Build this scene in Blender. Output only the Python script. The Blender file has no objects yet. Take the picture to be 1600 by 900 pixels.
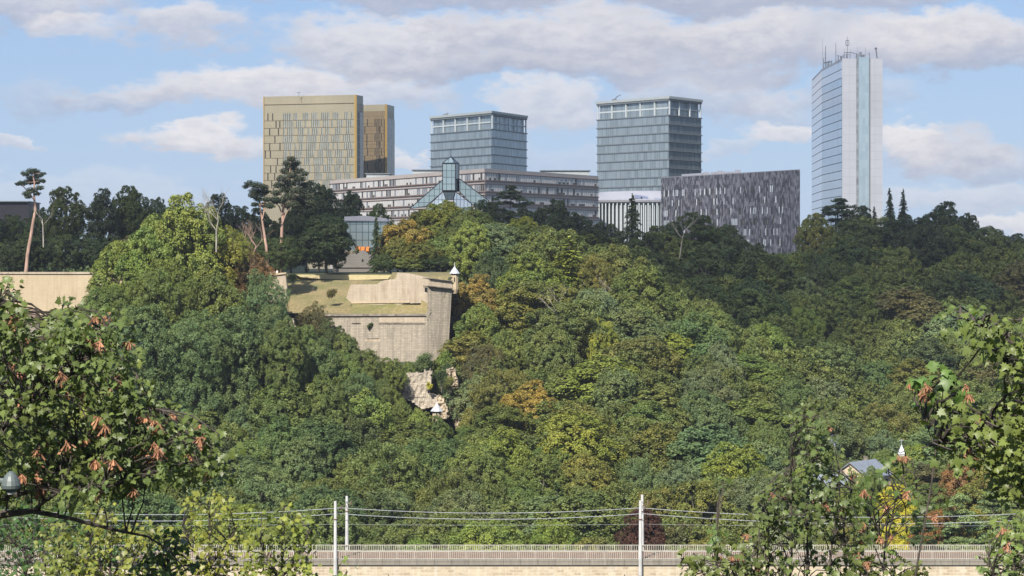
import bpy, math, random
import numpy as np
from mathutils import Vector, Matrix, noise as mnoise

R = random.Random(7)
NR = np.random.RandomState(11)
scene = bpy.context.scene
COL = scene.collection
F = 3764.0                      # focal length in photo pixels (1600 wide, about 24 degrees)
EYE = 60.0                      # height of the eye above the valley datum
HOR = 400.0                     # photo row of the horizon

# ------------------------------------------------------------------ camera
cam_d = bpy.data.cameras.new('camera'); cam = bpy.data.objects.new('camera', cam_d); COL.objects.link(cam)
cam.location = (0, 0, EYE); cam.rotation_euler = (math.radians(90), 0, 0)
cam_d.sensor_width = 36.0; cam_d.lens = 36.0 * F / 1600.0
cam_d.shift_y = -(450.0 - HOR) / 1600.0
cam_d.clip_start = 0.5; cam_d.clip_end = 30000
scene.camera = cam

# ------------------------------------------------------------------ light
SUN_EL = math.radians(42); SUN_AZ = math.atan2(-0.33, -0.94)      # azimuth from +Y towards +X
to_sun = Vector((math.sin(SUN_AZ) * math.cos(SUN_EL), math.cos(SUN_AZ) * math.cos(SUN_EL), math.sin(SUN_EL)))
sun_d = bpy.data.lights.new('sun', 'SUN'); sun = bpy.data.objects.new('sun', sun_d); COL.objects.link(sun)
sun_d.energy = 5.0; sun_d.angle = math.radians(0.55); sun_d.color = (1.0, 0.94, 0.85)
sun.rotation_euler = to_sun.to_track_quat('Z', 'Y').to_euler(); sun.location = (-200, -200, 300)

scene.view_settings.view_transform = 'Standard'; scene.view_settings.look = 'None'
scene.view_settings.gamma = 1.0; scene.view_settings.use_curve_mapping = False
scene.view_settings.exposure = 1.0
scene.cycles.max_bounces = 5; scene.cycles.diffuse_bounces = 2; scene.cycles.glossy_bounces = 3
scene.cycles.transmission_bounces = 3; scene.cycles.transparent_max_bounces = 8
scene.cycles.use_denoising = True

class NT:
    """small helper for node trees"""
    def __init__(s, tree): s.t = tree; s.n = tree.nodes; s.l = tree.links
    def new(s, kind, **kw):
        nd = s.n.new(kind)
        for k, v in kw.items(): setattr(nd, k, v)
        return nd
    def put(s, sock, v):
        if isinstance(v, bpy.types.NodeSocket): s.l.new(v, sock)
        elif isinstance(v, (tuple, list)) and sock.type == 'RGBA' and len(v) == 3: sock.default_value = (*v, 1)
        else: sock.default_value = v
    def math(s, op, a, b=None, c=None, clamp=False):
        nd = s.new('ShaderNodeMath', operation=op); nd.use_clamp = clamp
        for i, v in enumerate((a, b, c)):
            if v is not None: s.put(nd.inputs[i], v)
        return nd.outputs[0]
    def vmath(s, op, a, b=None, out=0):
        nd = s.new('ShaderNodeVectorMath', operation=op); s.put(nd.inputs[0], a)
        if b is not None: s.put(nd.inputs[1], b)
        return nd.outputs[out]
    def noise(s, vec, scale, detail=4, rough=0.55, out='Fac', dist=0.0):
        nd = s.new('ShaderNodeTexNoise'); s.put(nd.inputs['Scale'], scale); s.put(nd.inputs['Detail'], detail)
        s.put(nd.inputs['Roughness'], rough); s.put(nd.inputs['Distortion'], dist)
        if vec is not None: s.put(nd.inputs['Vector'], vec)
        return nd.outputs[out]
    def ramp(s, fac, a, b, c=0.0, d=1.0, smooth=False):
        nd = s.new('ShaderNodeMapRange'); nd.interpolation_type = 'SMOOTHSTEP' if smooth else 'LINEAR'
        for k, v in zip(('Value', 'From Min', 'From Max', 'To Min', 'To Max'), (fac, a, b, c, d)): s.put(nd.inputs[k], v)
        return nd.outputs[0]
    def mix(s, fac, a, b, mode='MIX'):
        nd = s.new('ShaderNodeMix', data_type='RGBA', blend_type=mode)
        s.put(nd.inputs[0], fac); s.put(nd.inputs[6], a); s.put(nd.inputs[7], b)
        return nd.outputs[2]
    def comb(s, x, y, z):
        nd = s.new('ShaderNodeCombineXYZ'); s.put(nd.inputs[0], x); s.put(nd.inputs[1], y); s.put(nd.inputs[2], z)
        return nd.outputs[0]

def build_world():
    w = bpy.data.worlds.new('World'); scene.world = w; w.use_nodes = True
    nt = NT(w.node_tree); nt.n.clear()
    sky = nt.new('ShaderNodeTexSky', sky_type='NISHITA'); sky.sun_disc = False
    sky.sun_elevation = SUN_EL; sky.sun_rotation = SUN_AZ % (2 * math.pi); sky.altitude = 200
    sky.air_density = 1.0; sky.dust_density = 0.6; sky.ozone_density = 2.2
    tc = nt.new('ShaderNodeTexCoord')
    sp = nt.new('ShaderNodeSeparateXYZ'); nt.put(sp.inputs[0], tc.outputs['Generated'])
    x, y, z = sp.outputs
    # clouds as a layer seen in perspective: azimuth-like u and height v (tangents)
    hyp = nt.math('SQRT', nt.math('ADD', nt.math('MULTIPLY', x, x), nt.math('MULTIPLY', y, y)))
    hyp = nt.math('MAXIMUM', hyp, 0.02)
    v = nt.math('DIVIDE', z, hyp)
    u = nt.math('ARCTAN2', x, y)
    uv = nt.comb(u, v, 0)
    nvec = nt.comb(nt.math('MULTIPLY', u, 1.0), nt.math('MULTIPLY', v, 2.0), 0)
    wn = nt.noise(nvec, 26, 6, 0.6, 'Color')
    warp = nt.vmath('MULTIPLY', nt.vmath('SUBTRACT', wn, (0.5, 0.5, 0.5)), (0.075, 0.034, 0))
    uvw = nt.vmath('ADD', uv, warp)
    wn2 = nt.noise(nvec, 110, 5, 0.62)
    # px, py, rx, ry, opacity, brightness
    blobs = [(700, -5, 330, 26, .85, .18), (1180, -4, 460, 30, .9, .15), (1250, 60, 360, 52, .85, .42), (1500, 85, 240, 42, .85, .45),
             (20, 12, 190, 52, .85, .52), (110, 48, 100, 26, .7, .8), (290, 42, 105, 46, .85, .68),
             (590, 70, 190, 62, .9, .66), (880, 62, 300, 58, .95, .55), (720, 105, 230, 24, .8, .3), (980, 110, 330, 26, .8, .28),
             (1480, 60, 190, 42, .85, .72), (1160, 60, 170, 45, .8, .62),
             (390, 135, 205, 42, .9, .8), (560, 140, 160, 34, .75, .66), (200, 150, 140, 24, .55, .45), (300, 216, 125, 24, .9, .85), (420, 222, 90, 20, .6, .7),
             (640, 242, 36, 24, .75, .9), (850, 165, 105, 40, .75, .72), (1100, 150, 160, 40, .6, .5), (1190, 170, 90, 45, .45, .6),
             (1230, 218, 90, 24, .8, .85), (1130, 232, 60, 14, .4, .7), (1415, 212, 92, 30, .95, 1.0), (1480, 236, 130, 34, .75, .5), (1560, 255, 120, 44, .6, .45),
             (1500, 315, 190, 30, .5, .7), (1585, 352, 90, 20, .8, .95), (0, 215, 40, 12, .6, .8), (60, 150, 90, 40, .35, .4), (90, 300, 300, 40, .25, .8),
             (900, 250, 160, 30, .22, .6), (780, 205, 60, 14, .3, .7), (1340, 150, 100, 30, .35, .5)]
    base = nt.mix(1.0, sky.outputs[0], (1.0, 1.02, 1.06), 'MULTIPLY')
    # bluish haze veil low over the horizon
    veil = nt.ramp(v, 0.0, 0.13, 0.80, 0.62, True)
    base = nt.mix(veil, base, nt.mix(nt.ramp(v, 0.0, 0.11, 0, 1), (4.9, 6.3, 8.6), (3.4, 5.2, 8.8)))
    sepn = nt.new('ShaderNodeSeparateXYZ')
    col = base
    # loose cloud field everywhere else, so that the sky above and behind is broken too
    den = nt.math('ADD', nt.math('MAXIMUM', z, 0.0), 0.10)
    pl = nt.comb(nt.math('DIVIDE', x, den), nt.math('DIVIDE', y, den), 0)
    fld = nt.ramp(nt.noise(pl, 0.75, 6, 0.6), 0.50, 0.62, 0, 0.85, True)
    fld = nt.math('MULTIPLY', fld, nt.ramp(v, 0.12, 0.2, 0, 1, True))
    fl = nt.ramp(nt.noise(pl, 2.2, 4), 0.35, 0.65, 0, 1)
    col = nt.mix(fld, col, nt.mix(fl, (4.8, 5.1, 5.9), (8.6, 8.4, 8.3)))
    for (px, py, rx, ry, op, br) in blobs:
        c = (math.atan((px - 800) / F), (HOR - py) / F, 0)
        loc = nt.vmath('MULTIPLY', nt.vmath('SUBTRACT', uvw, c), (F / rx, F / ry, 0))
        ln = nt.vmath('LENGTH', loc, out=1)
        m = nt.ramp(nt.math('ADD', ln, nt.math('MULTIPLY', nt.math('SUBTRACT', wn2, 0.5), 0.75)), 1.08, 0.55, 0, op, True)
        s2 = nt.new('ShaderNodeSeparateXYZ'); nt.put(s2.inputs[0], loc)
        t = nt.math('ADD', nt.math('MULTIPLY', s2.outputs[1], 0.62), nt.math('MULTIPLY', nt.math('SUBTRACT', wn2, 0.5), 1.5))
        t = nt.ramp(t, -0.75, 0.85, max(0, br - 0.45), min(1.0, br + 0.22), True)
        cc = nt.mix(t, (4.2, 4.6, 5.9), (9.3, 8.9, 8.8))
        col = nt.mix(m, col, cc)
    bg = nt.new('ShaderNodeBackground'); nt.put(bg.inputs[0], col); bg.inputs[1].default_value = 0.050
    out = nt.new('ShaderNodeOutputWorld'); nt.l.new(bg.outputs[0], out.inputs[0])
    w.cycles.sampling_method = 'MANUAL'; w.cycles.sample_map_resolution = 1024
build_world()

# ------------------------------------------------------------------ helpers
def P(px, py, Y):
    """photo pixel at distance Y -> world point"""
    return Vector(((px - 800.0) / F * Y, Y, EYE + (HOR - py) / F * Y))
def X(px, Y): return (px - 800.0) / F * Y
def Z(py, Y): return EYE + (HOR - py) / F * Y

def tag(o, label=None, cat=None, group=None, kind=None):
    if label: o['label'] = label
    if cat: o['category'] = cat
    if group: o['group'] = group
    if kind: o['kind'] = kind
    return o
def thing(name, label, cat, loc, group=None, rz=0.0):
    o = bpy.data.objects.new(name, None); COL.objects.link(o); o.empty_display_size = 0.5
    o.location = loc; o.rotation_euler = (0, 0, rz)
    return tag(o, label, cat, group)

class MB:
    """collects polygons in world space; build() links them as one object (child of parent, local coordinates)"""
    def __init__(s): s.v = []; s.f = []; s.m = []; s.uv = []
    def face(s, pts, m=0, uv=None):
        b = len(s.v); s.v.extend([tuple(p) for p in pts]); s.f.append(tuple(range(b, b + len(pts)))); s.m.append(m)
        if uv is None:
            uv = [(p[0] + p[1] * 0.37, p[2]) for p in pts]
        s.uv.extend(uv)
    def hexa(s, lo, hi, m=0, uvf=None):
        """lo, hi: lists of n points (bottom and top rings, ccw from above)"""
        n = len(lo)
        acc = 0.0
        for i in range(n):
            j = (i + 1) % n
            L = (Vector(lo[j]) - Vector(lo[i])).length
            s.face([lo[i], lo[j], hi[j], hi[i]], m, [(acc, lo[i][2]), (acc + L, lo[j][2]), (acc + L, hi[j][2]), (acc, hi[i][2])]); acc += L
        s.face(list(reversed(lo)), m, [(p[0], p[1]) for p in reversed(lo)]); s.face(hi, m, [(p[0], p[1]) for p in hi])
    def box(s, x0, x1, y0, y1, z0, z1, m=0):
        s.hexa([(x0, y0, z0), (x1, y0, z0), (x1, y1, z0), (x0, y1, z0)], [(x0, y0, z1), (x1, y0, z1), (x1, y1, z1), (x0, y1, z1)], m)
    def tube(s, pts, rad, n=6, m=0, cap=True):
        pts = [Vector(p) for p in pts]; rings = []
        for i, p in enumerate(pts):
            d = (pts[min(i + 1, len(pts) - 1)] - pts[max(i - 1, 0)]); d.normalize()
            a = d.cross(Vector((0.13, 0.31, 0.94))); 
            if a.length < 1e-3: a = d.cross(Vector((1, 0, 0)))
            a.normalize(); b = d.cross(a); r = rad[i] if isinstance(rad, (list, tuple)) else rad
            rings.append([p + a * (r * math.cos(2 * math.pi * k / n)) + b * (r * math.sin(2 * math.pi * k / n)) for k in range(n)])
        base = len(s.v); L = 0.0
        for ri in rings: s.v.extend([tuple(q) for q in ri])
        for i in range(len(rings) - 1):
            l2 = L + (pts[i + 1] - pts[i]).length
            for k in range(n):
                k2 = (k + 1) % n
                s.f.append((base + i * n + k, base + i * n + k2, base + (i + 1) * n + k2, base + (i + 1) * n + k)); s.m.append(m)
                s.uv.extend([(k / n, L), ((k + 1) / n, L), ((k + 1) / n, l2), (k / n, l2)])
            L = l2
        if cap:
            for ri in (rings[0], rings[-1]): s.face(ri, m)
    def build(s, name, mats, parent=None, smooth=False):
        me = bpy.data.meshes.new(name)
        off = np.array(parent.location[:]) if parent is not None else np.zeros(3)
        if parent is not None and parent.parent is not None: off = off + np.array(parent.parent.location[:])
        vv = np.array(s.v, dtype=float) - off
        if parent is None:
            pass
        me.from_pydata(vv.tolist(), [], s.f)
        if not isinstance(mats, (list, tuple)): mats = [mats]
        for mt in mats: me.materials.append(mt)
        me.polygons.foreach_set('material_index', s.m)
        ul = me.uv_layers.new(name='UVMap'); ul.data.foreach_set('uv', np.array(s.uv, dtype=np.float32).ravel())
        if smooth: me.polygons.foreach_set('use_smooth', [True] * len(s.f))
        me.update()
        o = bpy.data.objects.new(name, me); COL.objects.link(o)
        if parent is not None: o.parent = parent
        return o

class Facade:
    """wall plane from A to B (xy), u along it, v = z, d = distance out of the wall towards the viewer"""
    def __init__(s, A, B):
        s.A = Vector((A[0], A[1], 0)); s.B = Vector((B[0], B[1], 0)); s.D = s.B - s.A; s.L = s.D.length; s.D.normalize()
        s.N = Vector((s.D.y, -s.D.x, 0))
        if s.N.dot(-s.A) < 0: s.N = -s.N
    def p(s, u, z, d=0.0):
        q = s.A + s.D * u + s.N * d; return Vector((q.x, q.y, z))
    def box(s, mb, u0, u1, z0, z1, d0, d1, m=0):
        a, b, c, e = s.p(u0, 0, d1), s.p(u1, 0, d1), s.p(u1, 0, d0), s.p(u0, 0, d0)
        lo = [(q.x, q.y, z0) for q in (a, b, c, e)]; hi = [(q.x, q.y, z1) for q in (a, b, c, e)]
        n = 4
        uu = [u0, u1, u1, u0]
        for i in range(4):
            j = (i + 1) % 4
            if i in (0, 2): us = (uu[i], uu[j])
            else: us = (uu[i], uu[i] + abs(d1 - d0))
            mb.face([lo[i], lo[j], hi[j], hi[i]], m, [(us[0], z0), (us[1], z0), (us[1], z1), (us[0], z1)])
        mb.face(list(reversed(lo)), m); mb.face(hi, m)

# ------------------------------------------------------------------ materials
def mat(name, col, rough=0.7, metal=0.0, spec=0.4, var=0.12, scale=1.5, bump=0.0, var_col=None, stretch=(1, 1, 1)):
    """plain surface with a mottled tone; var = strength of the mottling"""
    m = bpy.data.materials.new(name); m.use_nodes = True; nt = NT(m.node_tree)
    b = nt.n['Principled BSDF']; tc = nt.new('ShaderNodeTexCoord')
    vec = nt.vmath('MULTIPLY', tc.outputs['Object'], stretch)
    f = nt.noise(vec, scale, 5, 0.6)
    dark = tuple(c * (1 - var * 2.2) for c in col) if var_col is None else var_col
    c = nt.mix(nt.ramp(f, 0.3, 0.7), dark, tuple(min(1, c * (1 + var)) for c in col))
    nt.put(b.inputs['Base Color'], c); b.inputs['Roughness'].default_value = rough
    b.inputs['Metallic'].default_value = metal; b.inputs['Specular IOR Level'].default_value = spec
    if bump:
        bp = nt.new('ShaderNodeBump'); bp.inputs['Strength'].default_value = bump; nt.put(bp.inputs['Height'], f)
        nt.l.new(bp.outputs[0], b.inputs['Normal'])
    return m

def brickmat(name, c1, c2, mortar, w, h, msize, rough=0.8, metal=0.0, stain=None, stain_amt=0.0, offset=0.5, bias=0.0, streak=0.0, spec=0.4, bump=0.0, freq=2, noise_sc=0.35):
    m = bpy.data.materials.new(name); m.use_nodes = True; nt = NT(m.node_tree)
    b = nt.n['Principled BSDF']; uvn = nt.new('ShaderNodeUVMap'); uvn.uv_map = 'UVMap'
    bt = nt.new('ShaderNodeTexBrick'); nt.put(bt.inputs['Vector'], uvn.outputs[0]); bt.offset = offset; bt.offset_frequency = freq
    bt.inputs['Scale'].default_value = 1.0; bt.inputs['Brick Width'].default_value = w; bt.inputs['Row Height'].default_value = h
    bt.inputs['Mortar Size'].default_value = msize; bt.inputs['Bias'].default_value = bias; bt.inputs['Mortar Smooth'].default_value = 0.2
    nt.put(bt.inputs['Color1'], c1); nt.put(bt.inputs['Color2'], c2); nt.put(bt.inputs['Mortar'], mortar)
    c = bt.outputs['Color']
    n1 = nt.noise(uvn.outputs[0], noise_sc, 6, 0.65)
    c = nt.mix(nt.ramp(n1, 0.3, 0.7, 0.0, 0.35), c, tuple(x * 0.55 for x in c1))
    if stain is not None:
        sv = nt.vmath('MULTIPLY', uvn.outputs[0], (0.9, 0.13, 1))
        n2 = nt.noise(sv, 1.0, 6, 0.7); c = nt.mix(nt.ramp(n2, 0.48, 0.72, 0.0, stain_amt), c, stain)
    if streak:
        sv = nt.vmath('MULTIPLY', uvn.outputs[0], (2.2, 0.06, 1))
        n3 = nt.noise(sv, 1.0, 4, 0.6); c = nt.mix(nt.ramp(n3, 0.35, 0.75, 0.0, streak), c, tuple(x * 0.35 for x in c1))
    nt.put(b.inputs['Base Color'], c); b.inputs['Roughness'].default_value = rough; b.inputs['Metallic'].default_value = metal
    b.inputs['Specular IOR Level'].default_value = spec
    if bump:
        bp = nt.new('ShaderNodeBump'); bp.inputs['Strength'].default_value = bump; bp.inputs['Distance'].default_value = 0.1
        nt.put(bp.inputs['Height'], nt.math('ADD', nt.math('MULTIPLY', bt.outputs['Fac'], -1.0), n1)); nt.l.new(bp.outputs[0], b.inputs['Normal'])
    return m

def glassmat(name, c1, c2, w, h, frame, rough=0.18, metal=0.55, mort=0.05, wob=0.0):
    m = brickmat(name, c1, c2, frame, w, h, mort, rough, metal, offset=0.0, spec=0.8, noise_sc=0.12)
    return m

def leafmat(name, trans=0.22, rough=0.55, var=0.45):
    m = bpy.data.materials.new(name); m.use_nodes = True; nt = NT(m.node_tree)
    b = nt.n['Principled BSDF']; oi = nt.new('ShaderNodeObjectInfo'); at = nt.new('ShaderNodeAttribute'); at.attribute_name = 'tint'
    tc = nt.new('ShaderNodeTexCoord')
    big = nt.noise(nt.vmath('ADD', tc.outputs['Object'], nt.comb(nt.math('MULTIPLY', oi.outputs['Random'], 90.0), 0, 0)), 0.22, 4, 0.6)
    c0 = oi.outputs['Color']
    hue = nt.mix(nt.ramp(big, 0.36, 0.66), nt.mix(1.0, c0, (0.78, 0.90, 0.80), 'MULTIPLY'), nt.mix(1.0, c0, (1.22, 1.14, 0.84), 'MULTIPLY'))
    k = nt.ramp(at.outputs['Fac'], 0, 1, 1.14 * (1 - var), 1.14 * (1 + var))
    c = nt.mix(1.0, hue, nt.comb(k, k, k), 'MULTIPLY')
    nt.put(b.inputs['Base Color'], c); b.inputs['Roughness'].default_value = rough; b.inputs['Specular IOR Level'].default_value = 0.28
    tr = nt.new('ShaderNodeBsdfTranslucent'); nt.put(tr.inputs[0], nt.mix(1.0, c, (1.25, 1.25, 0.55), 'MULTIPLY'))
    ms = nt.new('ShaderNodeMixShader'); ms.inputs[0].default_value = trans
    nt.l.new(b.outputs[0], ms.inputs[1]); nt.l.new(tr.outputs[0], ms.inputs[2]); nt.l.new(ms.outputs[0], nt.n['Material Output'].inputs[0])
    return m

M = {}
M['leaf'] = leafmat('foliage')
M['needle'] = leafmat('needles', 0.08, 0.6, 0.35)
M['fleaf'] = leafmat('maple_leaves', 0.30, 0.42, 0.40)
M['bark'] = mat('bark', (0.10, 0.085, 0.07), 0.9, var=0.3, scale=1.2, stretch=(3, 3, 0.5))
M['pinebark'] = mat('pine_bark', (0.34, 0.22, 0.17), 0.9, var=0.25, scale=0.8, stretch=(3, 3, 0.6))
M['palebark'] = mat('pale_bark', (0.27, 0.245, 0.21), 0.9, var=0.25, scale=0.8, stretch=(3, 3, 0.6))
M['twig'] = mat('twig_bark', (0.06, 0.048, 0.038), 0.85, var=0.35, scale=6)
M['seed'] = mat('maple_keys', (0.28, 0.135, 0.07), 0.7, var=0.3, scale=9)
M['ground'] = mat('undergrowth', (0.035, 0.045, 0.02), 0.95, var=0.35, scale=0.15)
def grassmat():
    m = mat('dry_grass', (0.2, 0.17, 0.08), 0.95); nt = NT(m.node_tree); b = nt.n['Principled BSDF']; tc = nt.new('ShaderNodeTexCoord')
    n1 = nt.noise(tc.outputs['Object'], 0.13, 5, 0.65); n2 = nt.noise(nt.vmath('MULTIPLY', tc.outputs['Object'], (1, .5, 1)), 1.6, 6, 0.75); n3 = nt.noise(tc.outputs['Object'], 0.5, 5, 0.7)
    c = nt.mix(nt.ramp(n1, .42, .58), (0.145, 0.135, 0.048), (0.235, 0.18, 0.085)); c = nt.mix(nt.ramp(n3, .56, .66, 0, .7), c, (0.25, 0.19, 0.115)); c = nt.mix(nt.ramp(n2, .35, .65, .6, 0), c, (0.08, 0.075, 0.032))
    nt.put(b.inputs['Base Color'], c); bp = nt.new('ShaderNodeBump'); bp.inputs['Strength'].default_value = .9; bp.inputs['Distance'].default_value = .3; nt.put(bp.inputs['Height'], n2); nt.l.new(bp.outputs[0], b.inputs['Normal']); return m
M['grass'] = grassmat()
M['stone_pale'] = brickmat('pale_ashlar', (0.40, 0.335, 0.25), (0.36, 0.30, 0.225), (0.29, 0.24, 0.18), 0.9, 0.38, 0.02, stain=(0.21, 0.15, 0.10), stain_amt=0.9, bump=0.4, streak=.35)
M['stone_cream'] = brickmat('cream_masonry', (0.42, 0.34, 0.225), (0.39, 0.315, 0.21), (0.35, 0.285, 0.19), 1.3, 0.45, 0.02, stain=(0.27, 0.205, 0.125), stain_amt=0.75, bump=0.4, noise_sc=.16, streak=.25)
M['stone_grey'] = brickmat('weathered_grey_masonry', (0.34, 0.295, 0.225), (0.25, 0.215, 0.17), (0.17, 0.145, 0.11), 0.8, 0.34, 0.03, stain=(0.11, 0.098, 0.08), stain_amt=0.9, streak=0.6, bump=0.5)
M['stone_viaduct'] = brickmat('viaduct_masonry', (0.46, 0.38, 0.26), (0.29, 0.22, 0.145), (0.40, 0.36, 0.29), 0.95, 0.40, 0.05, stain=(0.52, 0.49, 0.42), stain_amt=0.6, bump=0.4)
M['coping'] = mat('old_coping', (0.20, 0.17, 0.135), 0.9, var=0.3, scale=0.8)
M['parapet'] = brickmat('parapet_concrete', (0.24, 0.215, 0.18), (0.20, 0.18, 0.15), (0.09, 0.08, 0.065), 2.4, 3.0, 0.05, stain=(0.10, 0.09, 0.07), stain_amt=.7, streak=.5, noise_sc=.6)
M['ballast'] = mat('track_ballast', (0.13, 0.10, 0.09), 0.95, var=0.3, scale=3)
M['rail'] = mat('rail_steel', (0.25, 0.17, 0.13), 0.5, 0.6)
M['railing'] = mat('painted_railing', (0.42, 0.40, 0.34), 0.6, var=0.12, scale=0.6)
M['concrete_pole'] = mat('concrete_pole', (0.42, 0.42, 0.41), 0.75, var=0.12, scale=1.2, stretch=(1, 1, 0.4))
M['wire'] = mat('contact_wire', (0.52, 0.54, 0.55), 0.35, 0.3)
M['rock'] = mat('limestone_rock', (0.36, 0.295, 0.21), 0.9, var=0.3, scale=0.35, bump=0.8, stretch=(1, 1, 0.5), var_col=(0.14, 0.115, 0.08))
M['zinc'] = mat('pale_zinc_roof', (0.40, 0.41, 0.43), 0.45, 0.2, var=0.08)
M['slate'] = brickmat('slate_roof', (0.15, 0.17, 0.20), (0.20, 0.22, 0.25), (0.10, 0.11, 0.13), 0.5, 0.3, 0.02, rough=0.5)
M['plaster'] = mat('white_plaster', (0.45, 0.43, 0.385), 0.85, var=0.06)
M['ochre'] = mat('ochre_plaster', (0.42, 0.34, 0.235), 0.85, var=0.08)
M['dark'] = mat('dark_opening', (0.02, 0.02, 0.025), 0.5)
M['awning'] = mat('orange_canvas', (0.85, 0.27, 0.05), 0.8, var=0.1)
M['skin'] = mat('skin', (0.55, 0.33, 0.24), 0.6, var=0.03)
M['cloth_white'] = mat('white_cloth', (0.75, 0.74, 0.72), 0.9, var=0.05)
M['cloth_dark'] = mat('dark_cloth', (0.03, 0.035, 0.05), 0.9, var=0.05)
M['hair'] = mat('brown_hair', (0.05, 0.03, 0.02), 0.8)
M['stone_ruin'] = brickmat('ruin_masonry', (0.36, 0.31, 0.24), (0.28, 0.245, 0.195), (0.20, 0.17, 0.13), 0.8, 0.34, 0.03, stain=(0.15, 0.13, 0.105), stain_amt=0.6, bump=0.5)
M['slate_blue'] = mat('blue_grey_roof', (0.20, 0.23, 0.30), 0.5, var=0.15, scale=.5)
# ------------------------------------------------------------------ terrain
ctrl = []   # (x, y, z) of the ground
def cp(px, py, Y, h=13.0): ctrl.append((X(px, Y), Y, Z(py, Y) - h))
def cz(px, Y, z): ctrl.append((X(px, Y), Y, z))
for x in (-500, -200, 0, 200, 500):
    ctrl.extend([(x, -80, 60), (x, 0, 58.3), (x, 12, 54.5), (x, 30, 47), (x, 60, 30), (x, 110, 8), (x, 200, -8), (x, 330, -8)])
for px in (-300, -100, 150, 400, 650, 900, 1100): cp(px, 852, 378, 12)
for px in (-200, 0, 200, 400): cp(px, 700, 428); cp(px, 590, 462, 12); cz(px, 492, 43)
for px in (500, 600, 700): cp(px, 720, 425); cp(px, 630, 462, 12); cz(px, 495, 36); cz(px, 487, 24)
for px in (800, 900): cp(px, 720, 425); cp(px, 600, 465); cp(px, 480, 500)
cp(760, 500, 500); cp(780, 400, 530); cp(740, 325, 550); cp(850, 345, 560); cp(950, 400, 548); cp(1050, 455, 540); cp(1150, 505, 530); cp(1240, 575, 515)
cp(1000, 700, 430); cp(1100, 700, 432); cp(1000, 560, 480); cp(1100, 600, 475); cp(1200, 700, 440); cp(1300, 655, 480, 11); cp(1250, 640, 480)
cz(1350, 450, 11); cz(1450, 440, 8); cz(1300, 420, 8); cz(1250, 400, 5); cz(1450, 400, 3); cz(1650, 400, 3); cz(1650, 460, 5); cz(1300, 385, 2)
cp(1000, 345, 660); cp(1100, 355, 660); cp(1180, 385, 660); cp(1000, 442, 592); cp(1100, 492, 585); cp(1180, 525, 575); cp(1235, 585, 565, 12); cp(1150, 430, 635)
cp(1300, 325, 720, 15); cp(1480, 330, 720, 15); cp(1620, 380, 720, 15); cp(1400, 400, 680); cp(1400, 450, 650); cp(1350, 500, 620); cp(1400, 560, 585)
cp(1450, 620, 550); cp(1300, 610, 545); cp(1550, 700, 520); cp(1550, 600, 565); cp(1620, 500, 640); cp(1700, 700, 520); cp(1800, 400, 720)
cp(1900, 600, 560)
for px in (-300, -50, 200, 450, 620): cz(px, 520, 56); cz(px, 600, 56); cz(px, 700, 54)
cz(-800, 500, 52); cz(-800, 700, 55)
for x in (-600, -250, 0, 250, 600): ctrl.extend([(x, 800, 50), (x, 1200, 49), (x, 1700, 48)])
for x in (-6000, 0, 6000): ctrl.extend([(x, 8000, 44), (x, 14000, 44)])
for x in (-3000, 3000): ctrl.extend([(x, -80, 55), (x, 1000, 44)])
CA = np.array(ctrl); n = len(CA)
def _solve():
    d = np.sqrt(((CA[:, None, :2] - CA[None, :, :2]) ** 2).sum(-1) + 16.0)
    A = np.zeros((n + 1, n + 1)); A[:n, :n] = -d + np.eye(n) * -0.6; A[:n, n] = 1; A[n, :n] = 1
    return np.linalg.solve(A, np.append(CA[:, 2], 0))
WT = _solve()
def ground_np(xs, ys):
    xs = np.asarray(xs, float); ys = np.asarray(ys, float)
    d = np.sqrt((xs[..., None] - CA[:, 0]) ** 2 + (ys[..., None] - CA[:, 1]) ** 2 + 16.0)
    z = (-d * WT[:n]).sum(-1) + WT[n]
    px = xs / np.maximum(ys, 1) * F + 800
    behind = (px < 704) & (ys > 503) & (ys < 760) & (px > -600)
    fort = (px > 432) & (px < 712) & (ys > 496) & (ys < 548)
    lip = (px < 704) & (ys > 494) & (ys <= 503)
    z = np.where(behind, 56.0, z); z = np.where(lip, np.minimum(z, 44.0), z)
    z = np.where(fort, np.minimum(z, 38.0), z)
    return z
def ground(x, y): return float(ground_np(np.array([x]), np.array([y]))[0])

def build_ground():
    xs = np.concatenate([-np.geomspace(6500, 230, 12), np.arange(-220, 221, 5.5), np.geomspace(230, 6500, 12)])
    ys = np.concatenate([[-400, -150, -80, -40], np.arange(-20, 360, 10), np.arange(360, 760, 4.5), np.geomspace(770, 13000, 16)])
    gx, gy = np.meshgrid(xs, ys); gz = ground_np(gx, gy)
    me = bpy.data.meshes.new('ground'); V = np.stack([gx, gy, gz], -1).reshape(-1, 3)
    nx = len(xs); ny = len(ys)
    fs = [(j * nx + i, j * nx + i + 1, (j + 1) * nx + i + 1, (j + 1) * nx + i) for j in range(ny - 1) for i in range(nx - 1)]
    me.from_pydata(V.tolist(), [], fs); me.materials.append(M['ground']); me.polygons.foreach_set('use_smooth', [True] * len(fs))
    o = bpy.data.objects.new('ground', me); COL.objects.link(o); tag(o, kind='structure')
build_ground()

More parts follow.
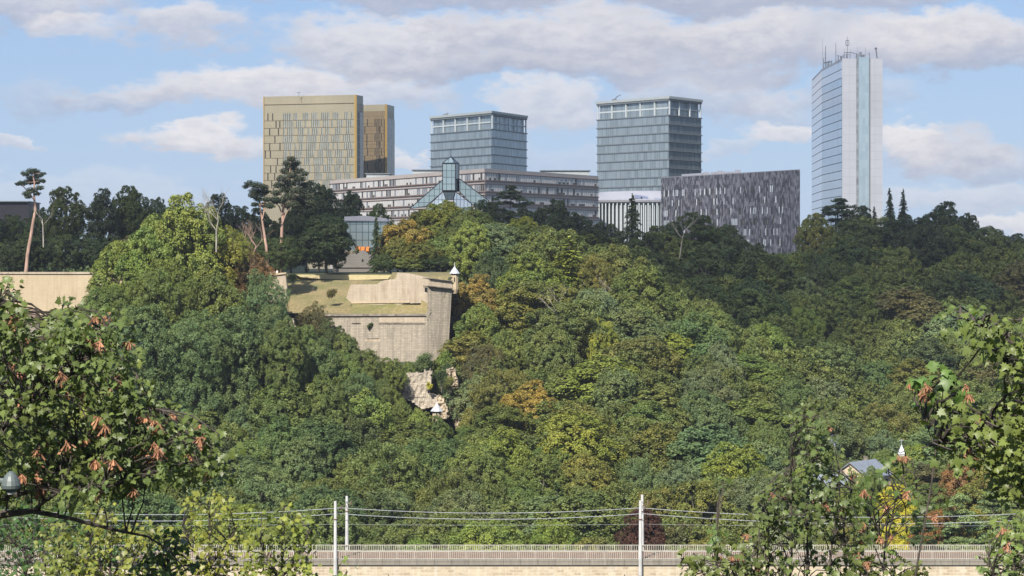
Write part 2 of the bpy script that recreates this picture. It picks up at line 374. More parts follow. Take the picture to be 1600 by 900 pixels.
# ------------------------------------------------------------------ light blocker: vapour sheet added unseen behind the viewer, shading far hill and plateau
def build_shade_cloud():
    H = 1500.0
    off = Vector((to_sun.x / to_sun.z * H, to_sun.y / to_sun.z * H, 0))
    me = bpy.data.meshes.new('shade_cloud')
    cx, cy = 120, 1180
    NX, NY = 60, 40; vs = []; fs = []
    # rim follows the far side of the spur; the far right hill and the plateau lie in its shadow
    def edge(x):   # nearest shaded y for a ground x (about z=60)
        pts = [(-900, 545), (-130, 540), (-60, 545), (-45, 558), (-20, 585), (0, 575), (22, 562), (36, 553), (49, 544), (60, 534), (70, 546), (80, 598), (92, 628), (110, 632), (125, 620), (150, 600), (900, 600)]
        for a, b in zip(pts, pts[1:]):
            if a[0] <= x <= b[0]:
                t = (x - a[0]) / (b[0] - a[0]); return a[1] * (1 - t) + b[1] * t
        return 600
    for side in (0, 1):
        for j in range(NY + 1):
            for i in range(NX + 1):
                x = -700 + 1600 * i / NX
                y0 = edge(x); y = y0 + (1900 - y0) * j / NY
                k = min(i, NX - i) / NX * 2; kk = min(j * 0.5, NY - j) / NY * 2
                th = 90 * max(0, min(1, k * 3)) ** 0.5 * max(0, min(1, kk * 2.5)) ** 0.5
                nz = mnoise.fractal(Vector((x / 170, y / 170, 3.1 * side)), 1.0, 2.0, 4)
                dz = (th * (0.8 + nz)) * (1 if side else -0.25)
                jx = mnoise.noise(Vector((x / 60, y / 60, 5))) * 8; jy = mnoise.noise(Vector((x / 60, y / 60, 9))) * 7
                vs.append((x + off.x + jx, y + off.y + jy, 60 + H + dz))
    st = (NX + 1) * (NY + 1)
    for j in range(NY):
        for i in range(NX):
            a = j * (NX + 1) + i
            fs.append((a, a + NX + 1, a + NX + 2, a + 1)); fs.append((st + a, st + a + 1, st + a + NX + 2, st + a + NX + 1))
    me.from_pydata(vs, [], fs); me.polygons.foreach_set('use_smooth', [True] * len(fs))
    m = bpy.data.materials.new('shade_cloud_vapour'); m.use_nodes = True; nt = NT(m.node_tree)
    d = nt.new('ShaderNodeBsdfDiffuse'); d.inputs[0].default_value = (0.85, 0.85, 0.87, 1)
    t = nt.new('ShaderNodeBsdfTranslucent'); t.inputs[0].default_value = (0.9, 0.9, 0.92, 1)
    tp = nt.new('ShaderNodeBsdfTransparent')
    mx = nt.new('ShaderNodeMixShader'); mx.inputs[0].default_value = 0.6; nt.l.new(d.outputs[0], mx.inputs[1]); nt.l.new(t.outputs[0], mx.inputs[2])
    m2 = nt.new('ShaderNodeMixShader'); nt.put(m2.inputs[0], shade_cloud_clear(nt, off)); nt.l.new(mx.outputs[0], m2.inputs[1]); nt.l.new(tp.outputs[0], m2.inputs[2])
    nt.l.new(m2.outputs[0], nt.n['Material Output'].inputs[0]); me.materials.append(m)
    o = bpy.data.objects.new('shade_cloud', me); COL.objects.link(o)
    tag(o, 'unseen sheet of vapour added high up to shade the far hill', 'shade_cloud', kind='structure')
def shade_cloud_clear(nt, off):
    # density shaped by position: dense over the hill, thinner to let buildings be lit
    tc = nt.new('ShaderNodeTexCoord'); s_ = nt.new('ShaderNodeSeparateXYZ'); nt.put(s_.inputs[0], tc.outputs['Object'])
    a = nt.ramp(s_.outputs[1], 735 + off.y, 800 + off.y, 0.62, 0.82, True)
    return nt.math('ADD', a, nt.math('MULTIPLY', nt.math('SUBTRACT', nt.noise(tc.outputs['Object'], 0.006, 3), 0.5), 0.5), clamp=True)
build_shade_cloud()

# ------------------------------------------------------------------ generic prism building from picture corners
def prism(mb, foot, z0, z1, m=0):
    lo = [(p[0], p[1], z0) for p in foot]; hi = [(p[0], p[1], z1 if not isinstance(z1, (list, tuple)) else z1[i]) for i, p in enumerate(foot)]
    mb.hexa(lo, hi, m)

def spread_windows(root, items, mats, name='window', limit=100):
    """items: list of (size, fn(mb)); the largest as parts, the rest as one part"""
    items = list(items)
    for s, fn in items[:limit]:
        mb = MB(); fn(mb); mb.build(name, mats, root)
    if len(items) > limit:
        mb = MB()
        for s, fn in items[limit:]: fn(mb)
        o = mb.build(name, mats, root); tag(o, kind='stuff')

M['gold'] = brickmat('champagne_cladding', (0.36, 0.315, 0.215), (0.34, 0.295, 0.20), (0.285, 0.245, 0.16), 1.45, 3.95, 0.07, rough=0.42, metal=0.25, offset=0.5, noise_sc=0.05)
M['gold_dark'] = brickmat('bronze_and_shaded_gold', (0.29, 0.215, 0.125), (0.26, 0.195, 0.11), (0.17, 0.12, 0.065), 1.3, 3.95, 0.10, rough=0.4, metal=0.35, noise_sc=0.05)
M['gold_edge'] = mat('gilded_corner', (0.50, 0.33, 0.10), 0.35, 0.5, var=0.04)
M['gold_pale'] = brickmat('pale_side_cladding', (0.50, 0.45, 0.38), (0.44, 0.38, 0.30), (0.32, 0.28, 0.22), 1.5, 4.0, 0.12, rough=0.4, metal=0.2)
M['win_pale'] = mat('pale_window_glass', (0.34, 0.355, 0.31), 0.15, 0.3, 0.8, var=0.15, scale=0.3)
M['win_dark'] = mat('dark_window_and_fin_shade', (0.05, 0.045, 0.035), 0.4, var=0.2, scale=0.3)
M['win_blind'] = mat('white_blind', (0.52, 0.51, 0.50), 0.6, var=0.08, scale=0.6)
M['win_grey'] = mat('grey_window_glass', (0.24, 0.25, 0.26), 0.15, 0.2, 0.8, var=0.25, scale=0.3)
M['concrete_pink'] = brickmat('pinkish_concrete', (0.40, 0.36, 0.335), (0.38, 0.34, 0.315), (0.30, 0.265, 0.245), 3.6, 8.0, 0.08, noise_sc=0.1)
M['concrete_rust'] = mat('rusty_ledge', (0.17, 0.10, 0.075), 0.8, var=0.2)
M['roof_grey'] = mat('grey_roof_box', (0.33, 0.36, 0.36), 0.7, var=0.08)
M['glass_band'] = glassmat('green_grey_curtain_glass', (0.33, 0.385, 0.41), (0.19, 0.23, 0.25), 1.5, 30.0, (0.40, 0.45, 0.46), 0.25, 0.45, 0.11)
M['glass_dark'] = glassmat('shaded_curtain_glass', (0.22, 0.265, 0.285), (0.12, 0.15, 0.165), 1.5, 30.0, (0.22, 0.26, 0.27), 0.22, 0.4, 0.10)  # curtain glass copy with the turned side's shade put into its colour
M['ledge'] = mat('slab_ledge', (0.16, 0.18, 0.19), 0.6, 0.2)
M['white_frame'] = mat('white_frame', (0.44, 0.48, 0.49), 0.5, var=0.05)
M['glass_museum'] = glassmat('museum_glass', (0.46, 0.56, 0.56), (0.38, 0.48, 0.48), 1.55, 2.0, (0.06, 0.09, 0.10), 0.15, 0.4, 0.09)
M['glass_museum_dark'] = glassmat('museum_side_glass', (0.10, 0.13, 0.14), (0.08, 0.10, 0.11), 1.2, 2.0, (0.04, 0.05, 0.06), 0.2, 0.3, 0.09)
M['white_metal'] = mat('white_metal', (0.33, 0.33, 0.365), 0.45, 0.1, var=0.05, scale=0.2)
M['white_panel'] = brickmat('pale_grey_panel', (0.345, 0.355, 0.395), (0.33, 0.34, 0.38), (0.24, 0.25, 0.285), 3.9, 3.85, 0.07, rough=0.55, offset=0.0, noise_sc=0.05)
M['glass_blue'] = glassmat('blue_mirror_glass', (0.40, 0.47, 0.53), (0.33, 0.40, 0.46), 2.8, 50, (0.33, 0.38, 0.43), 0.10, 0.75, 0.07)
M['glass_pale'] = glassmat('pale_mirror_glass', (0.60, 0.60, 0.63), (0.55, 0.56, 0.60), 2.8, 50, (0.45, 0.46, 0.5), 0.14, 0.6, 0.07)
M['glass_strip'] = glassmat('stair_glass', (0.42, 0.50, 0.53), (0.34, 0.42, 0.46), 1.3, 3.85, (0.36, 0.44, 0.46), 0.12, 0.5, 0.06)
M['antenna'] = mat('antenna_steel', (0.16, 0.17, 0.19), 0.5, 0.4)
M['slab_dark'] = mat('dark_slab', (0.014, 0.012, 0.018), 0.6, var=0.1)
M['roof_blue'] = mat('blue_roof_glass', (0.22, 0.25, 0.36), 0.3, 0.2, 0.6)

def build_gold_tower():
    Y0 = 1300.0; sc = Y0 / F
    zt = Z(148, Y0)
    A = (X(412, Y0 * 252 / 249.0), Y0 * 252 / 249.0); B = (X(556, Y0), Y0); C = (X(567.3, 1311), 1311)
    D = (A[0] + C[0] - B[0], A[1] + C[1] - B[1])
    t = thing('gold_tower', 'wider gold clad office tower, nearly square front, left of the narrow shade-browned tower', 'tower', (B[0], B[1], 49))
    z2 = zt - 4.4; z3 = z2 - 4.3
    mb = MB(); prism(mb, [A, B, C, D], 49, z2, 0); mb.build('wall', M['gold'], t)
    mb = MB(); prism(mb, [A, B, C, D], z2, zt, 0); mb.build('parapet', M['gold'], t)
    f = Facade(A, B); g = Facade(B, C)
    mb = MB(); g.box(mb, 0.8, g.L, 49, zt - 9.2, 0, 0.25); mb.build('side_cladding', M['gold_pale'], t)
    mb = MB(); g.box(mb, 0.8, g.L, zt - 8.9, z2 - .2, 0, 0.25); mb.build('bronze_band', M['gold_dark'], t)
    mb = MB(); f.box(mb, f.L - 0.75, f.L + 0.1, 49, zt, 0.0, 0.5); g.box(mb, -0.1, 0.7, 49, zt, 0, 0.5); mb.build('gilded_corner_strip', M['gold_edge'], t)
    mb = MB(); f.box(mb, -0.1, 0.35, 49, zt, 0.0, 0.4); mb.build('gilded_corner_strip', M['gold_edge'], t)
    mb = MB(); f.box(mb, 0.4, f.L - 0.8, z2 - 0.12, z2 + 0.12, 0, 0.35); mb.build('parapet_line', M['gold_dark'], t)
    rows = 11; fh = 4.07; top = z3 - 0.4; items = []; lines = MB()
    rr = random.Random(3)
    for r in range(rows):
        za = top - (r + 1) * fh; zb = top - r * fh - 0.15
        f.box(lines, 0.4, f.L - 0.8, za - 0.1, za + 0.06, 0, 0.22)
        for u in ((2.2, 5.0), (7.0, 9.2), (3.2, 8.4), (6.3,), (3.2, 9.3), (0.7, 3.7), (7.8,), (3.8, 7), (2.2, 6.2), (4.4, 8.8), (1.2, 5.5))[r]:
            u *= 1.0
            items.append((1, lambda mb, u=u, za=za, zb=zb: f.box(mb, u, u + 0.62, za + .06, zb, 0.05, 0.12, 0)))
        # grouped slits
        u = 11.3 + rr.uniform(0, 0.8)
        while u < f.L - 2:
            k = rr.choice((4, 4, 5, 3))
            for q in range(k):
                if u > f.L - 2: break
                if rr.random() < 0.93:
                    items.append((0, lambda mb, u=u, za=za, zb=zb: (f.box(mb, u, u + 0.26, za + .06, zb, 0.05, 0.16, 0), f.box(mb, u + 0.26, u + 0.9, za + .06, zb, 0.05, 0.10, 1))))  # darker left strip paints a fin's shadow onto each slit
                u += 1.22
            u += rr.uniform(1.3, 2.1)
        for q in range(4):
            u = 1.9 + q * 1.05
            if u < g.L - 1:
                items.append((0, lambda mb, u=u, za=za, zb=zb: (g.box(mb, u, u + 0.35, za + .06, zb, 0.25, 0.36, 0))))
    lines.build('floor_joint', M['gold_dark'], t)
    items.sort(key=lambda q: -q[0])
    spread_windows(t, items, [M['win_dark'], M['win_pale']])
    mb = MB(); c = P(467, 148, 1306)
    mb.tube([(c.x, c.y, zt - .5), (c.x, c.y, zt + 1.6)], .12); mb.tube([(c.x - 1, c.y, zt + 1.6), (c.x + 1, c.y, zt + 1.9)], .12); mb.build('roof_mast', M['antenna'], t)

    Y1 = 1345.0; zt = Z(163, Y1)
    A = (X(556, Y1 + 8), Y1 + 8); B = (X(603.5, Y1), Y1); C = (X(616, 1362), 1362); D = (A[0] + C[0] - B[0], A[1] + C[1] - B[1])
    t = thing('gold_tower', 'narrower gold office tower with shade-browned face, partly hidden behind the wider one', 'tower', (B[0], B[1], 49))
    mb = MB(); prism(mb, [A, B, C, D], 49, zt - 3.6); mb.build('wall', M['gold_dark'], t)  # gold wall, browner because the left face's shade is put into its colour
    mb = MB(); prism(mb, [A, B, C, D], zt - 3.6, zt); mb.build('parapet', M['gold'], t)
    f = Facade(A, B); g = Facade(B, C)
    mb = MB(); g.box(mb, 0.6, g.L, 49, zt - 7.8, 0, 0.25); mb.build('side_cladding', M['gold_pale'], t)
    mb = MB(); f.box(mb, f.L - 0.6, f.L + 0.1, 49, zt, 0.0, 0.5); g.box(mb, -0.1, 0.6, 49, zt, 0, 0.5); mb.build('gilded_corner_strip', M['gold_edge'], t)
    top = zt - 7.9; lines = MB(); wins = []
    for r in range(9):
        za = top - (r + 1) * 4.1; zb = top - r * 4.1 - .1
        f.box(lines, 4, f.L - .7, za - .08, za + .08, 0, .2)
        us = [f.L - 1.4, f.L - 3.4 - (r % 2) * .8, f.L - 4.9, f.L - 6.1, f.L - 7.3][: (5 if r % 2 == 0 else 4)] + [4.4 + rr.uniform(0, 3.5)]
        for u in us:
            wins.append((0, lambda mb, u=u, za=za, zb=zb: f.box(mb, u, u + 0.6, za + .06, zb, 0.02, 0.1, 0)))
        for q in range(4):
            wins.append((0, lambda mb, q=q, za=za, zb=zb: g.box(mb, 1.6 + q * 2.9, 2.5 + q * 2.9, za + .06, zb, 0.25, 0.33, 1)))
    lines.build('floor_joint', M['gold_dark'], t)
    spread_windows(t, wins, [M['win_dark'], M['win_grey']])
build_gold_tower()

def glass_tower(label, left, corner, right, Y0, nrows, top_h, row_h, ncolL, ncolR, dark_side, first):
    (lx, ly), (cx, cy), (rx, ry) = left, corner, right
    zt = Z(cy, Y0); dy0 = HOR - cy
    YL = Y0 * dy0 / (HOR - ly); YR = Y0 * dy0 / (HOR - ry)
    A = Vector((X(lx, YL), YL, 0)); B = Vector((X(cx, Y0), Y0, 0)); C = Vector((X(rx, YR), YR, 0)); D = A + C - B
    t = thing('glass_tower', label, 'tower', (B.x, B.y, 49))
    px = Y0 / F
    foot = [A, B, C, D]
    ctr = (A + B + C + D) / 4
    def ring(s): return [ctr + (q - ctr) * s for q in foot]
    # roof slab, parapet
    r1 = ring(1.015); mb = MB(); prism(mb, r1, zt - 1.1, zt, 0); mb.build('roof_slab', M['roof_grey'], t)
    mb = MB(); prism(mb, ring(1.0), zt - 2.0, zt - 1.1, 0); mb.build('fascia', M['ledge'], t)
    zb = zt - 2.0 - top_h
    core = ring(0.93)
    mb = MB(); prism(mb, core, zb, zt - 2.0, 0); mb.build('penthouse_wall', M['glass_band'], t)
    f = Facade(A, B); g = Facade(B, C)
    def colm(F_, u):
        mb = MB(); F_.box(mb, u - .28, u + .28, zb, zt - 2.0, -0.9, -0.35); mb.build('column', M['white_frame'], t)
    for i in range(ncolL + 1): colm(f, 0.5 + (f.L - 1.0) * i / ncolL)
    for i in range(1, ncolR + 1): colm(g, 0.5 + (g.L - 1.0) * i / ncolR)
    mb = MB()
    zz = (zb + zt - 2) / 2
    f.box(mb, 0.3, f.L - .9, zz - .3, zz + .3, -1.3, -0.95); g.box(mb, .9, g.L - .3, zz - .3, zz + .3, -1.3, -0.95); mb.build('transom', M['white_frame'], t)
    # storeys
    z = zb
    for r in range(nrows):
        mb = MB(); prism(mb, ring(1.008), z - 0.45, z, 0); mb.build('floor_slab', M['ledge'], t)
        mb = MB(); q = [A + (ctr - A) * .015, B + (ctr - B) * .015, C + (ctr - C) * .015, D + (ctr - D) * .015]
        lo = [(p.x, p.y, z - row_h) for p in q]; hi = [(p.x, p.y, z - .45) for p in q]
        accs = [0, f.L, f.L + g.L, 2 * f.L + g.L, 0]
        for i in range(4):
            j = (i + 1) % 4; L = (q[j] - q[i]).length
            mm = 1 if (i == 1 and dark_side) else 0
            mb.face([lo[i], lo[j], hi[j], hi[i]], mm, [(accs[i] + 3.1 * r, 0.5), (accs[i] + L + 3.1 * r, 0.5), (accs[i] + L + 3.1 * r, row_h), (accs[i] + 3.1 * r, row_h)])
        mb.build('glass_storey', [M['glass_band'], M['glass_dark']], t)
        z -= row_h
    mb = MB(); prism(mb, ring(.97), 49, z + .0, 0); mb.build('base_storeys', M['glass_band'], t)
    # window cleaning crane on the roof
    c = A * 0.72 + B * 0.28 + (ctr - B) * 0.1
    mb = MB(); mb.box(c.x - 1.1, c.x + 1.1, c.y - 1, c.y + 1, zt, zt + .7)
    k = 1.0 if not first else 0.45
    mb.tube([(c.x, c.y, zt + .6), (c.x + 1.4 * k, c.y, zt + 2.0 * k)], .22); mb.tube([(c.x + 1.4 * k, c.y, zt + 2.0 * k), (c.x + 3.0 * k, c.y, zt + 2.7 * k)], .18)
    mb.build('roof_crane', M['antenna'], t)
glass_tower('left glass office tower, standing behind the museum spire', (672, 182), (768, 173), (824, 181), 1150, 7, 6.6, 4.02, 5, 4, False, True)
glass_tower('right glass office tower with darker side, rising behind the white drum hall', (932, 159), (1045.5, 150), (1097, 156), 1080, 10, 6.3, 3.95, 5, 3, True, False)

def build_long_office():
    Y0 = 900.0; zt = Z(263, Y0)
    YL = Y0 * 137 / 118.0; YR = Y0 * 137 / 125.0
    A = (X(515, YL), YL); B = (X(757, Y0), Y0); C = (X(935, YR), YR)
    t = thing('office_block', 'long pinkish concrete office block with rows of white blinds behind the museum', 'office building', (B[0], B[1], 49))
    dep = Vector((-8, 34, 0))
    A2 = (A[0] + 14, A[1] + 20); C2 = (C[0] - 9, C[1] + 22); B2 = (B[0] + 1, B[1] + 30)
    mb = MB(); prism(mb, [A, B, B2, A2], 49, zt); mb.build('left_wing_wall', M['concrete_pink'], t)
    mb = MB(); prism(mb, [B, C, C2, B2], 49, zt - .004); mb.build('right_wing_wall', M['concrete_pink'], t)
    items = []; led = MB(); rr = random.Random(5)
    for f in (Facade(A, B), Facade(B, C)):
        s = (f.L) 
        for r in range(6):
            zh = zt - 1.75 - r * 4.2; zl = zh - 2.55
            f.box(led, 0, f.L, zl - .42, zl - .12, 0, .38); f.box(led, 0, f.L, zh + .12, zh + .3, 0, .3)
            nW = int(f.L / 1.78); w = f.L / nW
            for i in range(nW):
                if i in (0,) : continue
                k = rr.random(); u = i * w
                def fn(mb, f=f, u=u, w=w, zl=zl, zh=zh, k=k):
                    if k < .5: f.box(mb, u + .25, u + w - .25, zl + .1, zh, 0.02, .10, 0)
                    elif k < .68: f.box(mb, u + .25, u + w - .25, zl + .95, zh, 0.02, .10, 0); f.box(mb, u + .25, u + w - .25, zl + .1, zl + .94, 0.02, .09, 2)
                    elif k < .9: f.box(mb, u + .25, u + w - .25, zl + .1, zh, 0.02, .09, 1)
                    else: f.box(mb, u + .25, u + w - .25, zl + .1, zh, 0.02, .08, 2)
                items.append((0 if r > 1 else 1, fn))
    led.build('rusty_ledge', M['concrete_rust'], t)
    items.sort(key=lambda q: -q[0])
    spread_windows(t, items, [M['win_blind'], M['win_grey'], M['win_dark']])
    for (pa, pb, py, dpt, h) in ((572, 608, 270.5, 1050, 2.2), (645, 692, 264.5, 1010, 2.6), (846, 921, 265.5, 1015, 3.0)):
        Ya = dpt; zz = Z(py, Ya)
        mb = MB(); mb.box(X(pa, Ya), X(pb, Ya), Ya + 2, Ya + 12, zt - 5, zz - .35); mb.build('roof_house', M['roof_grey'], t)
        mb = MB(); mb.box(X(pa, Ya) - .6, X(pb, Ya) + .6, Ya + 1.4, Ya + 12.6, zz - .35, zz); mb.build('roof_house_slab', M['ledge'], t)
build_long_office()

def build_museum():
    Y0 = 720.0
    t = thing('museum', 'stepped glass museum with a lantern tower and pointed pyramid roof', 'museum', (X(702, Y0), Y0, 52))
    a = (X(691.5, Y0), Y0); b = (X(711.3, Y0), Y0); c = (X(717.2, Y0 + 4.2), Y0 + 4.2); d = (a[0] + c[0] - b[0], Y0 + 4.2)
    zb, zt = Z(298, Y0), Z(255, Y0)
    mb = MB(); lo = [(p[0], p[1], zb) for p in (a, b, c, d)]; hi = [(p[0], p[1], zt) for p in (a, b, c, d)]
    for i in range(4):
        j = (i + 1) % 4; L = math.dist(lo[i][:2], lo[j][:2]); off = 0.35
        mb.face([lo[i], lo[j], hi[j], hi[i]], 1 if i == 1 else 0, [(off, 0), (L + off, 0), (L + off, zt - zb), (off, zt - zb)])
    mb.build('lantern_tower', [M['glass_museum'], M['glass_museum_dark']], t)
    ap = P(704.6, 244.5, Y0 + 2.1)
    mb = MB(); w = .25
    for i in range(4):
        j = (i + 1) % 4; L = math.dist(hi[i][:2], hi[j][:2])
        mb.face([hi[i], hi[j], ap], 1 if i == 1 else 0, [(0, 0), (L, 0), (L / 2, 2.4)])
    mb.build('pyramid_roof', [M['glass_museum'], M['glass_museum_dark']], t)
    mb = MB()
    for p in hi: mb.tube([p, ap], .13, 5)
    for i in range(4): mb.tube([hi[i], hi[(i + 1) % 4]], .16, 5); mb.tube([lo[i], lo[(i + 1) % 4]], .2, 5); mb.tube([lo[i], hi[i]], .13, 5)
    mb.tube([ap, ap + Vector((0, 0, 2.6))], .05, 5)
    mb.build('ridge_frame', M['slab_dark'], t)
    def wing(pts, nm, m, thick=5.0, lab=None, yoff=0.0):
        pv = [P(px, py, Y0 + yy) for px, py, yy in pts]
        mb = MB(); bk = [p + Vector((0, thick, 0)) for p in pv]
        mb.face(pv, 0, [(p.x, p.z) for p in pv]); mb.face(list(reversed(bk)), 0)
        for i in range(len(pv)):
            j = (i + 1) % len(pv); mb.face([pv[j], pv[i], bk[i], bk[j]], 0)
        mb.build(nm, m, t)
        e = MB()
        for i in range(len(pv)): e.tube([pv[i], pv[(i + 1) % len(pv)]], .12, 5)
        e.build('glazing_frame', M['slab_dark'], t)
    wing([(691.4, 281, 1.6), (691.4, 300, 1.6), (666, 322, 1.6), (640, 326, 1.6)], 'glass_wing', M['glass_museum'])
    wing([(717.6, 279, 3), (764, 314, 3), (764, 330, 3), (738, 320, 3), (717.6, 299, 3)], 'glass_wing', M['glass_museum'])
    wing([(693, 299.5, .2), (710.8, 299.5, .2), (708, 312, -2.5), (697, 312, -2.5)], 'funnel_glass', M['glass_museum_dark'], 1.5)
    wing([(692.4, 299.5, .4), (697, 312, -2.6), (694, 335, -5), (664, 335, -5), (667, 324, -1)], 'glass_slope', M['white_slope'], 1.2)
    wing([(711.5, 299.5, .4), (736, 318, -1), (740, 335, -5), (712, 335, -5), (708.5, 312, -2.6)], 'glass_slope', M['white_slope'], 1.2)
    mb = MB(); mb.box(X(640, Y0), X(770, Y0), Y0 + 6, Y0 + 14, 52, Z(331, Y0)); mb.build('stone_base', M['stone_cream'], t)
    # lower pavilion wing with white roof
    Y1 = 606.0
    t2 = thing('pavilion', 'low white roofed glass pavilion with orange awnings between the dark trees', 'pavilion', (X(565, Y1), Y1, 56))
    mb = MB(); pts = [P(538, 338.5, Y1), P(570, 337, Y1), P(603, 341, Y1), P(606, 346, Y1), P(572, 345, Y1), P(538, 345, Y1)]
    bk = [p + Vector((0, 9, 0)) for p in pts]; mb.face(pts, 0); mb.face(bk[::-1], 0)
    for i in range(6): mb.face([pts[(i + 1) % 6], pts[i], bk[i], bk[(i + 1) % 6]], 0)
    mb.build('roof', M['white_metal'], t2)
    mb = MB(); mb.box(X(537, Y1), X(604, Y1), Y1 + .6, Y1 + 8, Z(392, Y1), Z(345, Y1) - .02); mb.build('glass_wall', M['glass_museum'], t2)
    for (a0, a1) in ((556, 563), (564, 570), (572, 577), (586, 591), (593, 599)):
        mb = MB(); p0, p1 = P(a0, 386, Y1), P(a1, 386, Y1)
        mb.hexa([(p0.x, Y1 - 2, p0.z - 1.1), (p1.x, Y1 - 2, p0.z - 1.1), (p1.x, Y1 + .55, p0.z - 1.1), (p0.x, Y1 + .55, p0.z - 1.1)],
                [(p0.x, Y1 - 2, p0.z - .95), (p1.x, Y1 - 2, p0.z - .95), (p1.x, Y1 + .55, p0.z + .1), (p0.x, Y1 + .55, p0.z + .1)])
        mb.build('awning', M['awning'], t2)
    mb = MB(); mb.box(X(537, Y1), X(604, Y1), Y1 - .1, Y1 + .5, 56, Z(392, Y1)); mb.build('stone_wall', M['stone_cream'], t2)
    # fort gatehouse stone gable
    Y2 = 590.0
    t3 = thing('stone_house', 'small grey stone gatehouse showing between two dark trees behind the lawn', 'gatehouse', (X(562, Y2), Y2, 56))
    mb = MB(); pts = [P(520, 425, Y2), P(520, 407, Y2), P(552, 396, Y2), P(566, 391, Y2), P(580, 400, Y2), P(600, 404, Y2), P(600, 425, Y2)]
    bk = [p + Vector((0, 6, 0)) for p in pts]; mb.face(pts, 0); mb.face(bk[::-1], 0)
    for i in range(7): mb.face([pts[(i + 1) % 7], pts[i], bk[i], bk[(i + 1) % 7]], 0)
    mb.build('wall', M['stone_wall_grey'], t3)
    mb = MB(); mb.box(X(565.3, Y2), X(568, Y2), Y2 - .05, Y2 + .1, Z(409, Y2), Z(405, Y2)); mb.build('window', M['dark'], t3)
    mb = MB(); mb.box(X(520, Y2), X(600, Y2), Y2 - .25, Y2 - .01, Z(418.4, Y2), Z(417.6, Y2)); mb.build('string_course', M['coping'], t3)
    Y4 = 600.0
    t4 = thing('kiosk', 'small dark glazed kiosk with pale green panes between pine trunk and oak', 'kiosk', (X(458, Y4), Y4, 56))
    mb = MB(); mb.box(X(440, Y4), X(478, Y4), Y4, Y4 + 5, 56, Z(381, Y4)); mb.build('wall', M['kiosk'], t4)
    mb = MB(); mb.box(X(450, Y4), X(466, Y4), Y4 - .4, Y4 + 5.4, Z(383, Y4), Z(380.6, Y4) + .2); mb.build('roof', M['white_metal'], t4)
    for (a0, a1) in ((453, 457), (458.2, 461.5)):
        mb = MB(); mb.box(X(a0, Y4), X(a1, Y4), Y4 - .12, Y4 - .02, Z(402, Y4), Z(385, Y4)); mb.build('window', M['kiosk_glass'], t4)
M['white_slope'] = glassmat('sloping_pale_glass', (0.52, 0.58, 0.60), (0.46, 0.53, 0.56), 1.1, 2.4, (0.12, 0.15, 0.17), 0.2, 0.3, 0.10)
M['stone_wall_grey'] = brickmat('grey_gatehouse_stone', (0.36, 0.33, 0.29), (0.32, 0.29, 0.25), (0.26, 0.24, 0.2), 0.9, 0.4, 0.03)
M['kiosk'] = mat('dark_green_metal', (0.03, 0.05, 0.045), 0.5)
M['kiosk_glass'] = mat('pale_green_glass', (0.35, 0.45, 0.38), 0.3)
build_museum()

def build_hall():
    Y0 = 800.0
    cy = 1030.0; cx = X(1003, cy); rx, ry = 25.0, 22.0
    t = thing('concert_hall', 'white drum shaped hall with slender columns and a shallow domed roof', 'concert hall', (cx, cy, 50))
    N = 96
    def el(s, k, z): a = 2 * math.pi * k / N; return (cx + rx * s * math.cos(a), cy + ry * s * math.sin(a), z)
    zf = Z(317.5, 1010); zr = Z(311, 1010); zd = Z(300, 1025)
    mb = MB(); mb.hexa([el(.9, k, 50) for k in range(N)], [el(.9, k, zf) for k in range(N)]); mb.build('wall', M['white_metal_shaded'], t)
    prof = [(1.0, zf), (1.03, zf + .5), (1.04, zr - .4), (1.0, zr), (.9, zr + 1.2), (.72, zd), (.35, zd + .5), (.02, zd + .6)]
    mb = MB()
    for (s0, z0), (s1, z1) in zip(prof, prof[1:]):
        for k in range(N): mb.face([el(s0, k, z0), el(s0, k + 1, z0), el(s1, k + 1, z1), el(s1, k, z1)])
    mb.build('roof', M['white_metal'], t)
    vis = []
    for k in range(84):
        a = math.pi + math.pi * k / 83
        r = 1.0 if k % 2 else .955
        vis.append((cx + rx * r * math.cos(a), cy + ry * r * math.sin(a)))
    vis = [v for v in vis if 925 < v[0] / v[1] * F + 800 < 1045][:100]
    proto = None
    for v in vis:
        if proto is None:
            mb = MB(); mb.tube([(v[0], v[1], 50), (v[0], v[1], zf)], .30, 6); proto = mb.build('column', M['white_frame'], t); p0 = v
        else:
            o = proto.copy(); o.parent = t; o.location = (v[0] - p0[0], v[1] - p0[1], 0); COL.objects.link(o)
    for (a0, a1, p) in ((992, 1000, 300.7), (1001, 1009, 301.4), (1022, 1030, 304.5)):
        mb = MB(); q = [P(a0, p + 6.5, 1010), P(a1 + 3, p + 7.5, 1010), P(a1, p + 1.5, 1018), P(a0 - 2, p + 1, 1018)]
        q = [v + Vector((0, -2.0, .12)) for v in q]; lo = [v - Vector((0, 0, .9)) for v in q]
        mb.hexa([tuple(v) for v in lo], [tuple(v) for v in q]); mb.build('roof_window', M['roof_blue'], t)
M['white_metal_shaded'] = mat('shaded_drum_wall', (0.15, 0.155, 0.17), 0.4, 0.1, var=0.15, scale=0.4, stretch=(2, 2, .1))  # white metal copy, shade behind the columns put into its colour
build_hall()

